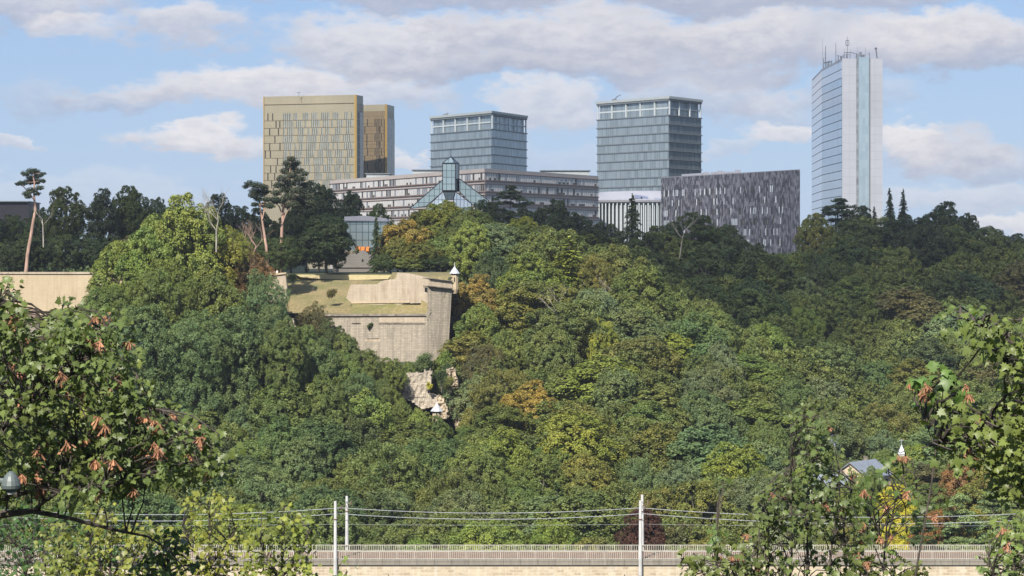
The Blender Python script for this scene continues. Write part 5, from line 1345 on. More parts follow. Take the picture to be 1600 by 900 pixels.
def scatter():
    s = 9.0; row = 0; y = 366.0
    cand = []
    while y < 745:
        sp = s * (1.0 + max(0, y - 430) / 900)
        xlim = .2231 * y
        x = -xlim + (row % 2) * sp / 2
        while x < xlim + 4:
            xx = x + R.uniform(-2.4, 2.4); yy = y + R.uniform(-2.2, 2.2); x += sp
            px = xx / yy * F + 800
            if px < 704 and yy > 490: continue
            if 700 <= px < 712 and 488 < yy < 545: continue
            g = ground(xx, yy)
            if g < -3: continue
            h = R.uniform(10.5, 15.5); w = R.uniform(8.0, 12.5) if R.random() < .72 else R.uniform(13.0, 17.5); h = h + (w - 11) * .6
            if yy > 590: h *= 1.12; w *= 1.15
            if 1230 < px < 1480 and yy < 470: h *= .65; w *= .8
            cand.append((xx, yy, g, h, w))
        y += sp * .84; row += 1
    for xx, yy, g, h, w in cand:
        px = xx / yy * F + 800; top = HOR - (g + h - EYE) / yy * F; wp = w / yy * F
        t2 = clear_top(px, wp, max(top, max(sky_row(px + d * wp * .4) for d in (-1, 0, 1)) + R.uniform(0, 10)), yy)
        if t2 != top:
            nh = h - (t2 - top) * yy / F
            if nh < 4.0: continue
            if nh < h * .6: wp *= .7; w *= .7
            h = nh; top = t2
        py = top + 25
        # keep the skyline low where buildings must show
        z = zone_of(px, py, yy)
        if yy > 590 and px < 1240: pal = 'ridge'
        elif yy > 660: pal = 'ridge'
        elif yy > 590 or px > 1235: pal = 'far'
        elif px < 700: pal = 'slopeL' if yy > 395 else 'toe'
        elif px < 1000: pal = 'slopeM' if yy > 395 else 'toe'
        else: pal = 'slopeR'
        kind = choose([('round', 6), ('feather', 3), ('layer', 1.5), ('tall', 2), ('open', 1)]) if pal != 'ridge' else choose([('round', 4), ('open', 4), ('tall', 1)])
        if R.random() < .03 and pal in ('slopeM', 'slopeR', 'far'): kind = 'spruce'
        TREES.append(dict(px=px, top=top, Y=yy, w=wp, kind=kind, col=choose(PAL[pal]), zone=z, h=h, fixed=False, g=g, x=xx, base=None, label=None, name=None))
scatter()

def place_trees():
    # visibility: paint crowns far to near, then count what stays
    GW, GH = 400, 225; buf = -np.ones((GH, GW), int); yy_, xx_ = np.mgrid[0:GH, 0:GW] * 4.0 + 2
    occ = [(x, Y) for x, Y in ()]
    order = sorted(range(len(TREES)), key=lambda i: -TREES[i]['Y'])
    for i in order:
        t = TREES[i]; x = X(t['px'], t['Y'])
        g = t.get('g', None)
        if g is None: g = ground(x, t['Y'])
        if t['base'] is not None: g = t['base']
        # trees on the lawn stand on it
        if t['fixed'] and 432 < t['px'] < 704 and 500 < t['Y'] < 560: g = 56.0
        t['g'] = g; t['x'] = x if t['fixed'] else t['x']
        hh = Z(t['top'], t['Y']) - g
        if t['fixed']:
            hh = max(4.0, hh)
        t['H'] = hh
        wpx = t['w'] / 2; bot = HOR - (g - EYE) / t['Y'] * F; top = t['top']; cy = (top + bot) / 2; ry = max(4, (bot - top) / 2)
        msk = ((xx_ - t['px']) / wpx) ** 2 + ((yy_ - cy) / ry) ** 2 < 1
        buf[msk] = i
    # the left wall and the fort hide what stands behind and below
    cnt = np.bincount(buf[buf >= 0].ravel(), minlength=len(TREES))
    out = []
    for i, t in enumerate(TREES):
        if t['px'] < -60 or t['px'] > 1665: continue
        if t['top'] > 885: continue
        t['cnt'] = int(cnt[i])
        if t['fixed'] or cnt[i] >= 9: out.append(t)
    keepers = sorted([t for t in out if not t['fixed']], key=lambda t: -t['cnt'])
    nb = sum(1 for t in out if t['fixed'] and t['kind'] not in ('spruce', 'cedar'))
    lim = 296 - nb; kk = set(); c_ = 0
    for t in keepers:
        if t['kind'] in ('spruce', 'cedar'): kk.add(id(t)); continue
        if c_ < lim: kk.add(id(t)); c_ += 1
    print('auto broadleaf', len(keepers), 'limit', lim, 'smallest', keepers[min(lim, len(keepers) - 1)]['cnt'])
    global REST
    REST = [t for t in out if not (t['fixed'] or id(t) in kk)]
    out = [t for t in out if t['fixed'] or id(t) in kk]
    print('TREES wanted', len(TREES), 'kept', len(out))
    return out
TR = place_trees()
ORD = ['leftmost', 'second from left', 'third from left', 'fourth from left', 'fifth from left', 'sixth from left', 'seventh from left', 'eighth from left', 'ninth from left', 'tenth from left', 'eleventh from left', 'twelfth from left', 'thirteenth from left', 'fourteenth from left', 'fifteenth from left', 'sixteenth from left']
def label_trees(ts):
    groups = {}
    for t in ts: groups.setdefault((t['col'], t['kind'], t['zone']), []).append(t)
    for (c, k, z), g in groups.items():
        g.sort(key=lambda t: t['px'])
        noun = 'tree' if k != 'spruce' else 'tree'
        for i, t in enumerate(g):
            base = '%s %s tree %s' % (c, KW[k], z)
            if len(g) == 1: t['lab'] = base
            elif len(g) == 2: t['lab'] = base + ', ' + ('left one' if i == 0 else 'right one')
            else: t['lab'] = base + ', ' + (ORD[i] if i < len(g) - 1 else 'rightmost')
label_trees(TR)
def put_tree(t, n):
    crown, trunk, R_, H = PROTO[t['kind']][n % len(PROTO[t['kind']])]
    wm = t['w'] / F * t['Y']; sx = wm / 2 / (R_ * .98); sz = t['H'] / H
    nm = {'spruce': 'spruce_tree', 'cedar': 'pine_tree'}.get(t['kind'], 'broadleaf_tree')
    g = {'spruce_tree': 'conifers on the hill', 'pine_tree': 'conifers on the hill'}.get(nm, 'trees ' + t['zone'])
    cat = 'conifer' if nm != 'broadleaf_tree' else 'tree'
    o = thing(nm, t['lab'], cat, (t['x'], t['Y'], t['g']), g, R.uniform(0, 6.28))
    cz_ = min(sz, 1.22 * sx)
    c = bpy.data.objects.new('crown', crown); COL.objects.link(c); c.parent = o
    k = R.uniform(.86, 1.14); rgb = COLS[t['col']]
    c.color = (rgb[0] * k * R.uniform(.92, 1.08), rgb[1] * k, rgb[2] * k * R.uniform(.85, 1.15), 1)
    c.scale = (sx, sx, cz_); c.location = (0, 0, max(0, H * (sz - cz_)))
    low = H * (sz - cz_); k2 = 0
    while low > H * cz_ * .16 and k2 < 4:
        low = max(0, low - H * cz_ * .5); k2 += 1
        c2 = bpy.data.objects.new('crown', PROTO[t['kind']][(n + 1) % len(PROTO[t['kind']])][0]); COL.objects.link(c2); c2.parent = o; c2.color = c.color
        c2.scale = (sx * .96, sx * .96, cz_); c2.location = (0, 0, low); c2.rotation_euler = (0, 0, 2.1 * k2)
    tr = bpy.data.objects.new('trunk', trunk); tr.scale = (sx, sx, sz); COL.objects.link(tr); tr.parent = o
cntk = {}
for t in TR:
    cntk[t['kind']] = cntk.get(t['kind'], R.randrange(5)) + 1
    put_tree(t, cntk[t['kind']])

def build_rest():
    rs = np.random.RandomState(4242); C, r = ell_lobes(rs, 6.0, 12.0, 34, (.24, .40), z0=1.0, top=1.0)
    me = crown_from_lobes('c', rs, C, r, .40, 17000, sub=16, subr=(.2, .42), rnd=.6); nv = len(me.vertices); co = np.empty(nv * 3, np.float32); me.vertices.foreach_get('co', co); co = co.reshape(-1, 3)
    nq4 = np.array([p.loop_total for p in me.polygons]); q = int((nq4 == 4).sum()); tn = np.empty(nv, np.float32); me.attributes['tint'].data.foreach_get('value', tn)
    bycol = {}
    VS, TS = [], []
    for t in REST:
        a = R.uniform(0, 6.28); sx = t['w'] / F * t['Y'] / 2 / 5.9; sz = t['H'] / 13.2; c, s_ = math.cos(a), math.sin(a)
        v = co[:q * 4] * np.array([sx, sx, sz]); v = np.stack([v[:, 0] * c - v[:, 1] * s_ + t['x'], v[:, 0] * s_ + v[:, 1] * c + t['Y'], v[:, 2] + t['g']], -1)
        VS.append(v); TS.append(np.clip(tn[:q * 4] * .8 + R.uniform(-.15, .25), 0, 1))
    print('rest trees', len(REST))
    if VS:
        o = bpy.data.objects.new('woodland', mesh_from('woodland', np.concatenate(VS), np.concatenate(TS), None, None, None, M['leaf'])); COL.objects.link(o); o.color = (.095, .114, .034, 1)
        tag(o, 'remaining half hidden tree crowns filling the gaps of the hillside wood', kind='stuff')
build_rest()
# ------------------------------------------------------------------ individual pines and dead trees
def tuft_crown(rs, clumps, leaf=.34, dens=230):
    P_ = []; N_ = []; T_ = []; S_ = []
    for (c, r, fl) in clumps:
        k = int(dens * r * r) + 30; d = unit(rs.normal(size=(k, 3))); d[:, 2] = d[:, 2] * fl + .1
        P_.append(np.array(c) + d * (r * rs.uniform(.35, 1.1, k))[:, None]); N_.append(unit(d * .5 + np.array([0, -.1, .7]) + rs.normal(size=(k, 3)) * .55)); T_.append(np.clip(rs.uniform(.1, .9) + rs.uniform(-.2, .2, k), 0, 1)); S_.append(leaf * rs.uniform(.6, 1.4, k))
    P_, N_, T_, S_ = map(np.concatenate, (P_, N_, T_, S_))
    V, T = leaf_quads(P_, N_, S_, T_, rs, .5); return V, T
def pine(label, Y, trunk_px, r0, clumps_px, col, bark='pinebark', limbs=(), leaf=.36, fl=.55, dens=230, seed=1, dz=0):
    rs = np.random.RandomState(seed); b = P(trunk_px[0][0], trunk_px[0][1], Y); g = min(b.z, ground(b.x, Y)) if dz == 0 else b.z - dz
    t = thing('pine_tree', label, 'pine tree', (b.x, Y, b.z), 'tall pines on the skyline')
    pts = [P(x, y, Y) for x, y in trunk_px]; pts[0] = pts[0] - Vector((0, 0, 1.5))
    mb = MB(); n = len(pts); mb.tube(pts, [r0 * (1 - .75 * i / (n - 1)) for i in range(n)], 8)
    for l in limbs: mb.tube([P(x, y, Y + (q % 3 - 1) * .4) for q, (x, y) in enumerate(l)], [r0 * .4 * (1 - .25 * q) for q in range(len(l))], 5)
    k = Y / F
    clumps = []
    for (x, y, r) in clumps_px:
        c = P(x, y, Y + rs.uniform(-1, 1) * 14 * k); clumps.append((c - b, r * k, fl))
        s = min(range(1, n), key=lambda i: (pts[i] - c).length); mb.tube([pts[s], (pts[s] + c) / 2 + Vector((0, 0, .2)), c], [r0 * .22, r0 * .14, .04], 4)
    mb.build('trunk', M[bark], t)
    V, T = tuft_crown(rs, clumps, leaf, dens)
    o = bpy.data.objects.new('crown', mesh_from('crown', V, T, None, None, None, M['needle'])); COL.objects.link(o); o.parent = t; o.color = (*col, 1)
pine('lone tall pine with bare leaning trunk and small tufted top, at the far left', 518, [(40, 421), (43, 398), (48, 370), (52, 345), (55.5, 328), (54, 315), (53, 300), (54, 285), (50, 272)], .42,
     [(50, 268, 9), (60, 275, 8), (40, 272, 8), (66, 283, 6), (56, 284, 9), (46, 285, 9), (34, 287, 8), (28, 288, 5), (62, 294, 7), (50, 298, 9), (41, 303, 7), (58, 303, 6), (44, 308, 6), (67, 272, 5), (48, 278, 8), (56, 268, 7)], (.022, .034, .020), limbs=[[(53, 312), (45, 300), (34, 289)]], seed=3, dens=330)
pine('slim pine with reddish bare trunk leaning left, beside the taller pine', 521, [(419, 412), (416, 385), (412, 360), (409, 340), (406, 320), (402, 300)], .36,
     [(400, 290, 10), (390, 287, 8), (411, 293, 9), (384, 292, 6), (398, 300, 10), (408, 303, 10), (415, 300, 8), (404, 311, 9), (417, 312, 8), (395, 306, 8), (422, 322, 9), (410, 321, 8), (430, 312, 9), (398, 320, 7)], (.018, .028, .016), limbs=[[(410, 342), (414, 325), (416, 318)]], seed=5, dens=330)
pine('tallest pine of the skyline with layered crown overlapping the gold tower', 523, [(438, 430), (439, 400), (440, 370), (441, 345), (443, 322), (448, 300), (452, 275), (455, 252)], .44,
     [(455, 249, 8), (448, 256, 8), (463, 256, 8), (456, 262, 10), (446, 268, 9), (466, 268, 9), (456, 274, 11), (442, 280, 10), (468, 280, 10), (455, 286, 12), (436, 290, 10), (474, 290, 9), (447, 296, 11), (464, 298, 11), (432, 302, 9), (480, 305, 9), (452, 308, 12), (440, 314, 10), (468, 312, 11), (458, 320, 11), (430, 316, 7), (448, 322, 8), (476, 272, 7), (485, 318, 9), (474, 322, 10)], (.028, .036, .024), limbs=[[(441, 350), (446, 335), (452, 326)], [(441, 335), (436, 322), (430, 317)]], leaf=.4, seed=7, dens=300)

def bare_tree(name, label, Y, trunk, r0, seed, col='palebark', spread=1.0, depth=4):
    rs = random.Random(seed); b = P(trunk[0][0], trunk[0][1], Y)
    t = thing(name, label, 'dead tree', b); mb = MB()
    pts = [P(x, y, Y) for x, y in trunk]; pts[0] = pts[0] - Vector((0, 0, 2.0)); n = len(pts); mb.tube(pts, [r0 * (1 - .6 * i / (n - 1)) for i in range(n)], 7)
    def grow(p, d, L, r, lv):
        q = p + d * L * .5 + Vector((rs.uniform(-.1, .1), rs.uniform(-.1, .1), .05)) * L; e = p + d * L + Vector((0, 0, .08 * L)); mb.tube([p, q, e], [r, r * .8, r * .5], 5)
        if lv > 0:
            for k in range(3 if lv > 1 else 2):
                dd = (d + Vector((rs.uniform(-.8, .8) * spread, rs.uniform(-.7, .7), rs.uniform(-.1, .6)))).normalized(); grow(q if k == 0 else e, dd, L * rs.uniform(.55, .75), r * .52, lv - 1)
    for i in range(1, n):
        for k in range(2):
            d = Vector((rs.choice((-1, 1)) * rs.uniform(.4, 1) * spread, rs.uniform(-.5, .5), rs.uniform(.5, 1.1))).normalized(); grow(pts[i], d, (3.0 if i < n - 1 else 2.4), r0 * .42, depth - 1)
    mb.build('trunk', M[col], t)
bare_tree('dead_tree', 'bleached leafless tree standing out against the bright green crown', 462, [(338, 378), (338, 360), (341, 345), (340, 335)], .17, 4, depth=4, spread=.8)
bare_tree('dead_tree', 'small leafless pale tree in the dark trees below the chequered block', 636, [(1062, 392), (1066, 372), (1072, 358)], .16, 8, spread=.9, depth=3)
bare_tree('dead_tree', 'small grey broken stem with two branches right of the lone pine', 518, [(68, 372), (67, 352), (66, 342)], .16, 9, spread=.8, depth=2)
bare_tree('dead_tree', 'rusty twiggy leafless crown beside the reddish pine trunk', 500, [(392, 432), (392, 410), (396, 395), (400, 385)], .2, 14, col='pinebark', spread=1.2, depth=4)
bare_tree('dead_tree', 'short pale leafless snag among the olive trees of the middle slope', 498, [(872, 520), (870, 490), (873, 474)], .14, 31, spread=1.0, depth=3)
bare_tree('dead_tree', 'thin pale dead branches poking above the crowns below the dark ridge', 530, [(962, 500), (960, 470), (957, 455)], .13, 35, spread=1.0, depth=3)
# small bush growing out of the wall
rs_ = np.random.RandomState(77)
def bush(name, label, px, py, Y, wpx, hpx, col, seed, leaf=.28):
    rs = np.random.RandomState(seed); k = Y / F; r = wpx / 2 * k; b = P(px, py + hpx / 2, Y); t = thing(name, label, 'bush', b)
    cl = [((rs.uniform(-.5, .5) * r, rs.uniform(-.5, .5) * r, hpx * k * rs.uniform(.25, .8)), r * rs.uniform(.4, .65), 1.0) for _ in range(9)]
    V, T = tuft_crown(rs, cl, leaf, 300); o = bpy.data.objects.new('foliage', mesh_from('foliage', V, T, None, None, None, M['leaf'])); COL.objects.link(o); o.parent = t; o.color = (*COLS[col], 1)
    mb = MB()
    for c in cl[:5]: mb.tube([b, b + Vector(c[0]) ], [.06, .03], 4)
    mb.build('stem', M['bark'], t)
bush('bush', 'small dark bush rooted in the bastion wall face', 578, 508, 502.6, 11, 12, 'dark green', 1)
bush('bush', 'brownish scrubby bush in the middle of the dry lawn', 519, 458, 514, 22, 14, 'brownish green', 2)
bush('bush', 'fresh green weedy bush at the left edge of the lawn', 458, 434, 532, 14, 10, 'fresh green', 3)
bush('bush', 'round dark green bush at the foot of the bastion below the pale band', 662, 566, 487, 30, 30, 'blue green', 4)
bush('bush', 'light green bush right of the darker one at the foot of the bastion', 697, 562, 489, 34, 28, 'fresh green', 5)
bush('bush', 'dark creeper bush hanging between ruined wall and rock outcrop', 690, 592, 480, 20, 44, 'dark green', 6)
bush('bush', 'yellowish bush on the ruined wall', 671, 603, 479, 12, 20, 'golden yellow', 7)
bush('bush', 'olive bush draped over the upper part of the rock outcrop', 703, 600, 479, 18, 30, 'olive green', 8)
bush('bush', 'small fresh bush left of the ruined wall top', 626, 588, 481, 18, 20, 'fresh green', 9)
# ------------------------------------------------------------------ foreground maples and shrubs (every leaf a lobed blade)
def leaf_shape():
    pts = [(0, -.12), (.16, -.30), (.20, -.10), (.46, -.12), (.34, .08), (.52, .30), (.26, .28), (.20, .44), (0, .72), (-.20, .44), (-.26, .28), (-.52, .30), (-.34, .08), (-.46, -.12), (-.20, -.10), (-.16, -.30)]
    return np.array(pts)
LP = leaf_shape()
def leaves_mesh(name, pos, nrm, tip, size, tint, rs, material='fleaf'):
    n = len(pos); k = len(LP)
    tip = unit(tip - (tip * nrm).sum(-1, keepdims=True) * nrm); side = np.cross(nrm, tip)
    V = np.zeros((n, k + 1, 3)); s = size[:, None]
    curl = rs.uniform(.1, 1.0, n)[:, None]; fold = rs.uniform(-.2, .7, n)[:, None]
    V[:, 0] = pos + tip * s * .1
    for i, (a, b) in enumerate(LP):
        drop = -curl * (b * b) * s * .6 - fold * abs(a) * s * .6
        V[:, i + 1] = pos + side * (a * s) + tip * (b * s) + nrm * drop
    F_ = np.zeros((n, k, 3), int); base = np.arange(n)[:, None] * (k + 1)
    for i in range(k): F_[:, i, 0] = base[:, 0]; F_[:, i, 1] = base[:, 0] + 1 + i; F_[:, i, 2] = base[:, 0] + 1 + (i + 1) % k
    return mesh_from(name, np.zeros((0, 3)), np.zeros(0), V.reshape(-1, 3), F_.reshape(-1, 3), np.repeat(tint, k + 1), M[material])
def in_poly(x, y, poly):
    c = False; j = len(poly) - 1
    for i in range(len(poly)):
        xi, yi = poly[i]; xj, yj = poly[j]
        if (yi > y) != (yj > y) and x < (xj - xi) * (y - yi) / (yj - yi) + xi: c = not c
        j = i
    return c
def key_mesh(rs, n=30):
    """hanging bunch of winged seeds sharing one stalk"""
    vs = [(0, 0, 0)]; fs = []
    for i in range(n):
        d = rs.normal(size=3) * np.array([.05, .05, .055]) + np.array([0, 0, -.10]); w = unit((rs.normal(size=3))[None])[0] * .011; b = len(vs)
        e = d + unit((rs.normal(size=3) + np.array([0, 0, -.8]))[None])[0] * .045
        vs += [tuple(d + w * .3), tuple(e + w), tuple(e - w)]; fs += [(0, b, b + 2), (b, b + 1, b + 2)]
    me = bpy.data.meshes.new('seed_cluster'); me.from_pydata(vs, [], fs); me.materials.append(M['seed']); return me
KEYS = [key_mesh(np.random.RandomState(5 + i)) for i in range(3)]

def foliage_tree(name, label, cat, trunk, limbs, poly, Yc, Yd, ncl, per, leaf, col, seed, keys=0, twig_r=.012, clr=.30, group=None, clear=(), fringe=0.0, upl=.55, face=.55, holes=0.0, bark='twig'):
    rs = np.random.RandomState(seed); b = P(*trunk[0][:3]); gz = ground(b.x, b.y)
    t = thing(name, label, cat, (b.x, b.y, gz), group); org = Vector((b.x, b.y, gz))
    mb = MB(); tp = [Vector((b.x, b.y, gz - .3))] + [P(*q[:3]) for q in trunk]; n = len(tp)
    r0 = trunk[0][3]; mb.tube(tp, [r0 * (1.15 - .9 * i / (n - 1)) for i in range(n)], 9)
    LPts = []
    for l in limbs:
        pts = [P(*q[:3]) for q in l]; rad = [q[3] for q in l]; mb.tube(pts, rad, 7)
        for a, c, ra, rc in zip(pts, pts[1:], rad, rad[1:]):
            for q in range(6): LPts.append((a.lerp(c, q / 6), ra + (rc - ra) * q / 6))
        LPts.append((pts[-1], rad[-1]))
    for p in tp[1:]: LPts.append((p, .05))
    LA = np.array([tuple(p) for p, _ in LPts])
    xs = [p[0] for p in poly]; ys = [p[1] for p in poly]
    cl = []
    tries = 0
    while len(cl) < ncl and tries < ncl * 60:
        tries += 1; x = rs.uniform(min(xs), max(xs)); y = rs.uniform(min(ys), max(ys))
        if not in_poly(x, y, poly) or any(a < x < c and d < y < e for a, c, d, e in clear): continue
        if holes and mnoise.noise(Vector((x / 38, y / 30, seed))) > .28 - 0 and rs.uniform() < holes: continue
        Y = Yc + rs.uniform(-Yd, Yd); cl.append(P(x, y, Y))
    P_, N_, T_, S_, C_ = [], [], [], [], []
    for c in cl:
        ca = np.array(c); d = np.linalg.norm(LA - ca - np.array([0, 0, -.25]), axis=1); i = int(rs.choice(np.argsort(d)[:7])); a = LPts[i][0]
        mid = a.lerp(c, .5) + Vector((rs.uniform(-.1, .1), rs.uniform(-.1, .1), .05 + .12 * d[i] * rs.uniform(-.3, .8)))
        q = a.lerp(mid, .5) + Vector((0, 0, .02)); mb.tube([a, q, mid, a.lerp(c, .8).lerp(c, .3), c], [twig_r * 1.6, twig_r * 1.3, twig_r, twig_r * .8, twig_r * .5], 4, cap=False)
        k = rs.randint(max(1, int(per * .6)), int(per * 1.4) + 1)
        ax = unit((ca - np.array(a))[None])[0]
        dd = unit(rs.normal(size=(k, 3)) + ax * .5 + np.array([0, 0, .1])); rad = clr * rs.uniform(.25, 1.0, k) ** .6
        pos = ca + dd * rad[:, None]; pos[:, 2] -= .04
        P_.append(pos); N_.append(unit(np.array([-.25, -face, upl]) + dd * .4 + rs.normal(size=(k, 3)) * .5)); T_.append(np.array([0, 0, -.75]) + dd * .8 + rs.normal(size=(k, 3)) * .25)
        S_.append(leaf * rs.uniform(.45, 1.25, k)); C_.append(np.clip(rs.uniform(.2, .8) + rs.uniform(-.35, .35, k), 0, 1))
    P_, N_, T_, S_, C_ = map(np.concatenate, (P_, N_, T_, S_, C_))
    mb.build('trunk', M[bark], t)
    P_ = P_ - np.array(org)
    o = bpy.data.objects.new('crown', leaves_mesh('crown', P_, N_, T_, S_, C_, rs)); COL.objects.link(o); o.parent = t; o.color = (*col, 1)
    print(name, 'leaves', len(P_))
    for k in range(min(keys, 95)):
        c = cl[rs.randint(len(cl))]; s = bpy.data.objects.new('seed_cluster', KEYS[k % 3]); COL.objects.link(s); s.parent = t
        s.location = c - org + Vector((rs.uniform(-.15, .15), rs.uniform(-.45, -.15), rs.uniform(-.12, .1))); s.rotation_euler = (0, 0, rs.uniform(0, 6)); s.scale = (R.uniform(.8, 1.05) if keys > 60 else R.uniform(.5, .7),) * 3

def foreground():
    # left maple
    Yc = 40.0
    poly = [(-60, 425), (8, 432), (26, 455), (38, 490), (60, 500), (85, 482), (120, 478), (150, 492), (172, 478), (186, 505), (196, 530), (208, 556), (206, 590), (228, 602), (240, 626), (262, 628), (272, 648), (292, 662), (318, 672), (350, 672), (368, 690), (360, 730), (322, 750), (300, 742), (268, 758), (240, 742), (215, 775), (170, 760), (120, 790), (60, 760), (-60, 800)]
    limbs = [[(-180, 850, 40, .12), (-60, 818, 40, .09), (0, 804, 40, .07), (50, 798, 40, .05), (110, 810, 40, .035), (180, 828, 40.3, .028), (230, 838, 40.5, .02), (262, 858, 40.6, .014), (292, 892, 40.6, .01)],
             [(-120, 800, 40, .09), (0, 780, 40.3, .05), (60, 764, 40.5, .035), (125, 735, 40.8, .028), (190, 712, 41, .02), (255, 690, 41, .014), (330, 690, 41, .009)],
             [(-140, 780, 39.5, .08), (-30, 700, 39.2, .05), (40, 640, 39, .04), (110, 590, 39, .025), (160, 540, 39, .015), (172, 500, 39, .008)],
             [(-140, 760, 41, .07), (-40, 620, 41.4, .05), (10, 540, 41.6, .03), (20, 480, 41.6, .012)],
             [(60, 764, 40.5, .03), (130, 690, 39.8, .022), (200, 640, 39.5, .015), (250, 640, 39.4, .008)],
             [(50, 798, 40, .03), (90, 770, 39, .022), (150, 765, 38.8, .015), (200, 752, 38.7, .009)],
             [(-140, 640, 39.6, .04), (-50, 520, 39.6, .025), (0, 470, 39.6, .012), (12, 445, 39.6, .006)]]
    foliage_tree('maple_tree', 'large maple reaching in from the left with lobed leaves and orange seed bunches', 'tree', [(-190, 980, 40.5, .22), (-185, 850, 40, .15)], limbs, poly, 40.2, 2.2, 600, 13, .136, (.088, .112, .038), 21, keys=95, clr=.27, holes=.55)
    # hanging tips at the far lower end of the branch
    poly2 = [(215, 842), (262, 835), (300, 860), (318, 905), (250, 930), (215, 890)]
    foliage_tree('maple_tree', 'small dark leafy shoot at the end of the drooping branch, bottom left', 'tree', [(240, 1060, 41.5, .04), (258, 960, 41.5, .02)], [[(258, 960, 41.5, .015), (262, 900, 41.5, .01), (272, 860, 41.5, .006)]], poly2, 41.4, .6, 26, 9, .13, (.05, .08, .028), 33, keys=0, clr=.22)
    # yellow green saplings
    def sap(label, cx, top, w, Y, n, seed, col=(.140, .148, .034), leaf=.155, per=10):
        poly = [(cx - w * .12, top), (cx + w * .14, top + 2), (cx + w * .30, top + 30), (cx + w * .48, top + 42), (cx + w * .5, top + 80), (cx + w * .42, top + 150), (cx - w * .42, top + 150), (cx - w * .5, top + 70), (cx - w * .3, top + 40), (cx - w * .28, top + 12)]
        lim = [[(cx, top + 200, Y, .05), (cx, top + 100, Y, .03), (cx + 2, top + 10, Y, .01)], [(cx, top + 130, Y, .03), (cx - w * .25, top + 80, Y, .02), (cx - w * .35, top + 50, Y, .008)], [(cx, top + 120, Y, .03), (cx + w * .25, top + 80, Y, .02), (cx + w * .38, top + 50, Y, .008)]]
        foliage_tree('young_maple', label, 'sapling', [(cx, top + 260, Y, .08), (cx, top + 200, Y, .06)], lim, poly, Y, 1.6, n, per, leaf, col, seed, clr=.36, holes=.6, upl=.7)
    sap('yellow green young maple in front of the railing, second from left', 172, 786, 110, 62, 62, 41)
    sap('yellow green young maple with ragged top, leftmost of the row', 92, 818, 80, 62, 40, 42, col=(.125, .135, .034))
    sap('wide yellow green young maple rising beside the drooping branch tip', 326, 768, 122, 62, 84, 43)
    sap('yellow green young maple just left of the white mast', 440, 784, 112, 60, 78, 44, col=(.125, .145, .034))
    sap('low yellow maple top between two taller ones at the bottom edge', 232, 822, 80, 60, 40, 45)
    sap('tiny green shoot tip at the bottom edge right of the white mast', 538, 884, 22, 55, 10, 46, col=(.10, .13, .03), leaf=.12)
    sap('tiny pale green shoot tip at the bottom edge in front of the viaduct', 605, 888, 20, 55, 9, 47, col=(.13, .15, .03), leaf=.12)
    sap('thin leafy tip at the bottom edge left of the twin masts', 974, 888, 16, 52, 8, 48, col=(.10, .12, .03), leaf=.12)
    sap('thin leafy tip at the bottom edge right of the twin masts', 1022, 890, 16, 52, 8, 49, col=(.11, .13, .03), leaf=.12)
    # dense low green shrubs at the lower left corner
    foliage_tree('shrub', 'dense green shrub mass filling the lower left corner', 'shrub', [(20, 1100, 75, .08), (20, 1000, 75, .06)], [[(20, 1000, 75, .05), (40, 900, 75, .03), (60, 820, 75, .01)], [(20, 1000, 75, .05), (120, 900, 75, .03), (160, 860, 75, .01)]],
                 [(-40, 800), (40, 795), (90, 800), (150, 830), (250, 850), (262, 950), (-40, 950)], 75, 3, 200, 12, .17, (.045, .085, .028), 51, clr=.5)
    # right maple
    Yr = 27.0
    poly = [(1484, 484), (1500, 480), (1520, 486), (1545, 496), (1562, 492), (1640, 492), (1660, 790), (1590, 780), (1562, 760), (1552, 730), (1500, 705), (1470, 715), (1450, 690), (1455, 640), (1470, 628), (1500, 640), (1530, 650), (1570, 640), (1560, 600), (1580, 560), (1550, 545), (1520, 535), (1508, 520), (1490, 510)]
    limbs = [[(1760, 640, 27, .06), (1680, 580, 27, .04), (1600, 545, 27, .022), (1540, 515, 27, .012), (1494, 490, 27, .006)], [(1760, 640, 27, .05), (1660, 650, 27, .03), (1560, 660, 27, .018), (1480, 690, 27, .012), (1440, 700, 27, .006)],
             [(1760, 660, 27, .05), (1660, 720, 27, .03), (1600, 760, 27, .015)], [(1660, 650, 27, .02), (1600, 590, 27, .012), (1560, 560, 27, .006)], [(1560, 660, 27, .014), (1520, 640, 27, .01), (1478, 600, 27, .006)]]
    foliage_tree('maple_tree', 'maple hanging in from the right edge with large glossy leaves', 'tree', [(1800, 900, 27, .14), (1770, 650, 27, .08)], limbs, poly, 27.0, 1.1, 200, 9, .115, (.096, .122, .038), 61, keys=9, clr=.22, holes=.5, upl=.65)
    foliage_tree('maple_tree', 'small outlying maple twig with few leaves left of the right maple', 'tree', [(1420, 1100, 27, .03), (1430, 900, 27, .02)], [[(1430, 900, 27, .012), (1455, 760, 27, .01), (1470, 640, 27, .007), (1478, 575, 27, .004)], [(1460, 700, 27, .007), (1440, 640, 27, .005), (1434, 600, 27, .003)]],
                 [(1428, 585), (1450, 582), (1480, 560), (1502, 585), (1500, 625), (1450, 640), (1430, 625)], 27, .4, 14, 4, .15, (.09, .14, .038), 62, keys=5, clr=.13)
    # upright shoots of the right shrubs
    def shoots(label, poly, stems, Y, n, seed, leaf=.115, per=7, col=(.086, .106, .038), keys=0, cat='shrub', clr=.17, **kw):
        limbs = [[(x, y, Y + rsx, r) for (x, y, r) in s] for s, rsx in zip(stems, [0, .4, -.5, .7, -.8, .2, -.3, .9] * 3)]
        x0 = stems[0][0][0]
        foliage_tree('shrub', label, cat, [(x0, 1080, Y, .05), (x0, 960, Y, .03)], limbs, poly, Y, 1.3, n, per, leaf, col, seed, keys=keys, clr=clr, twig_r=.008, **kw)
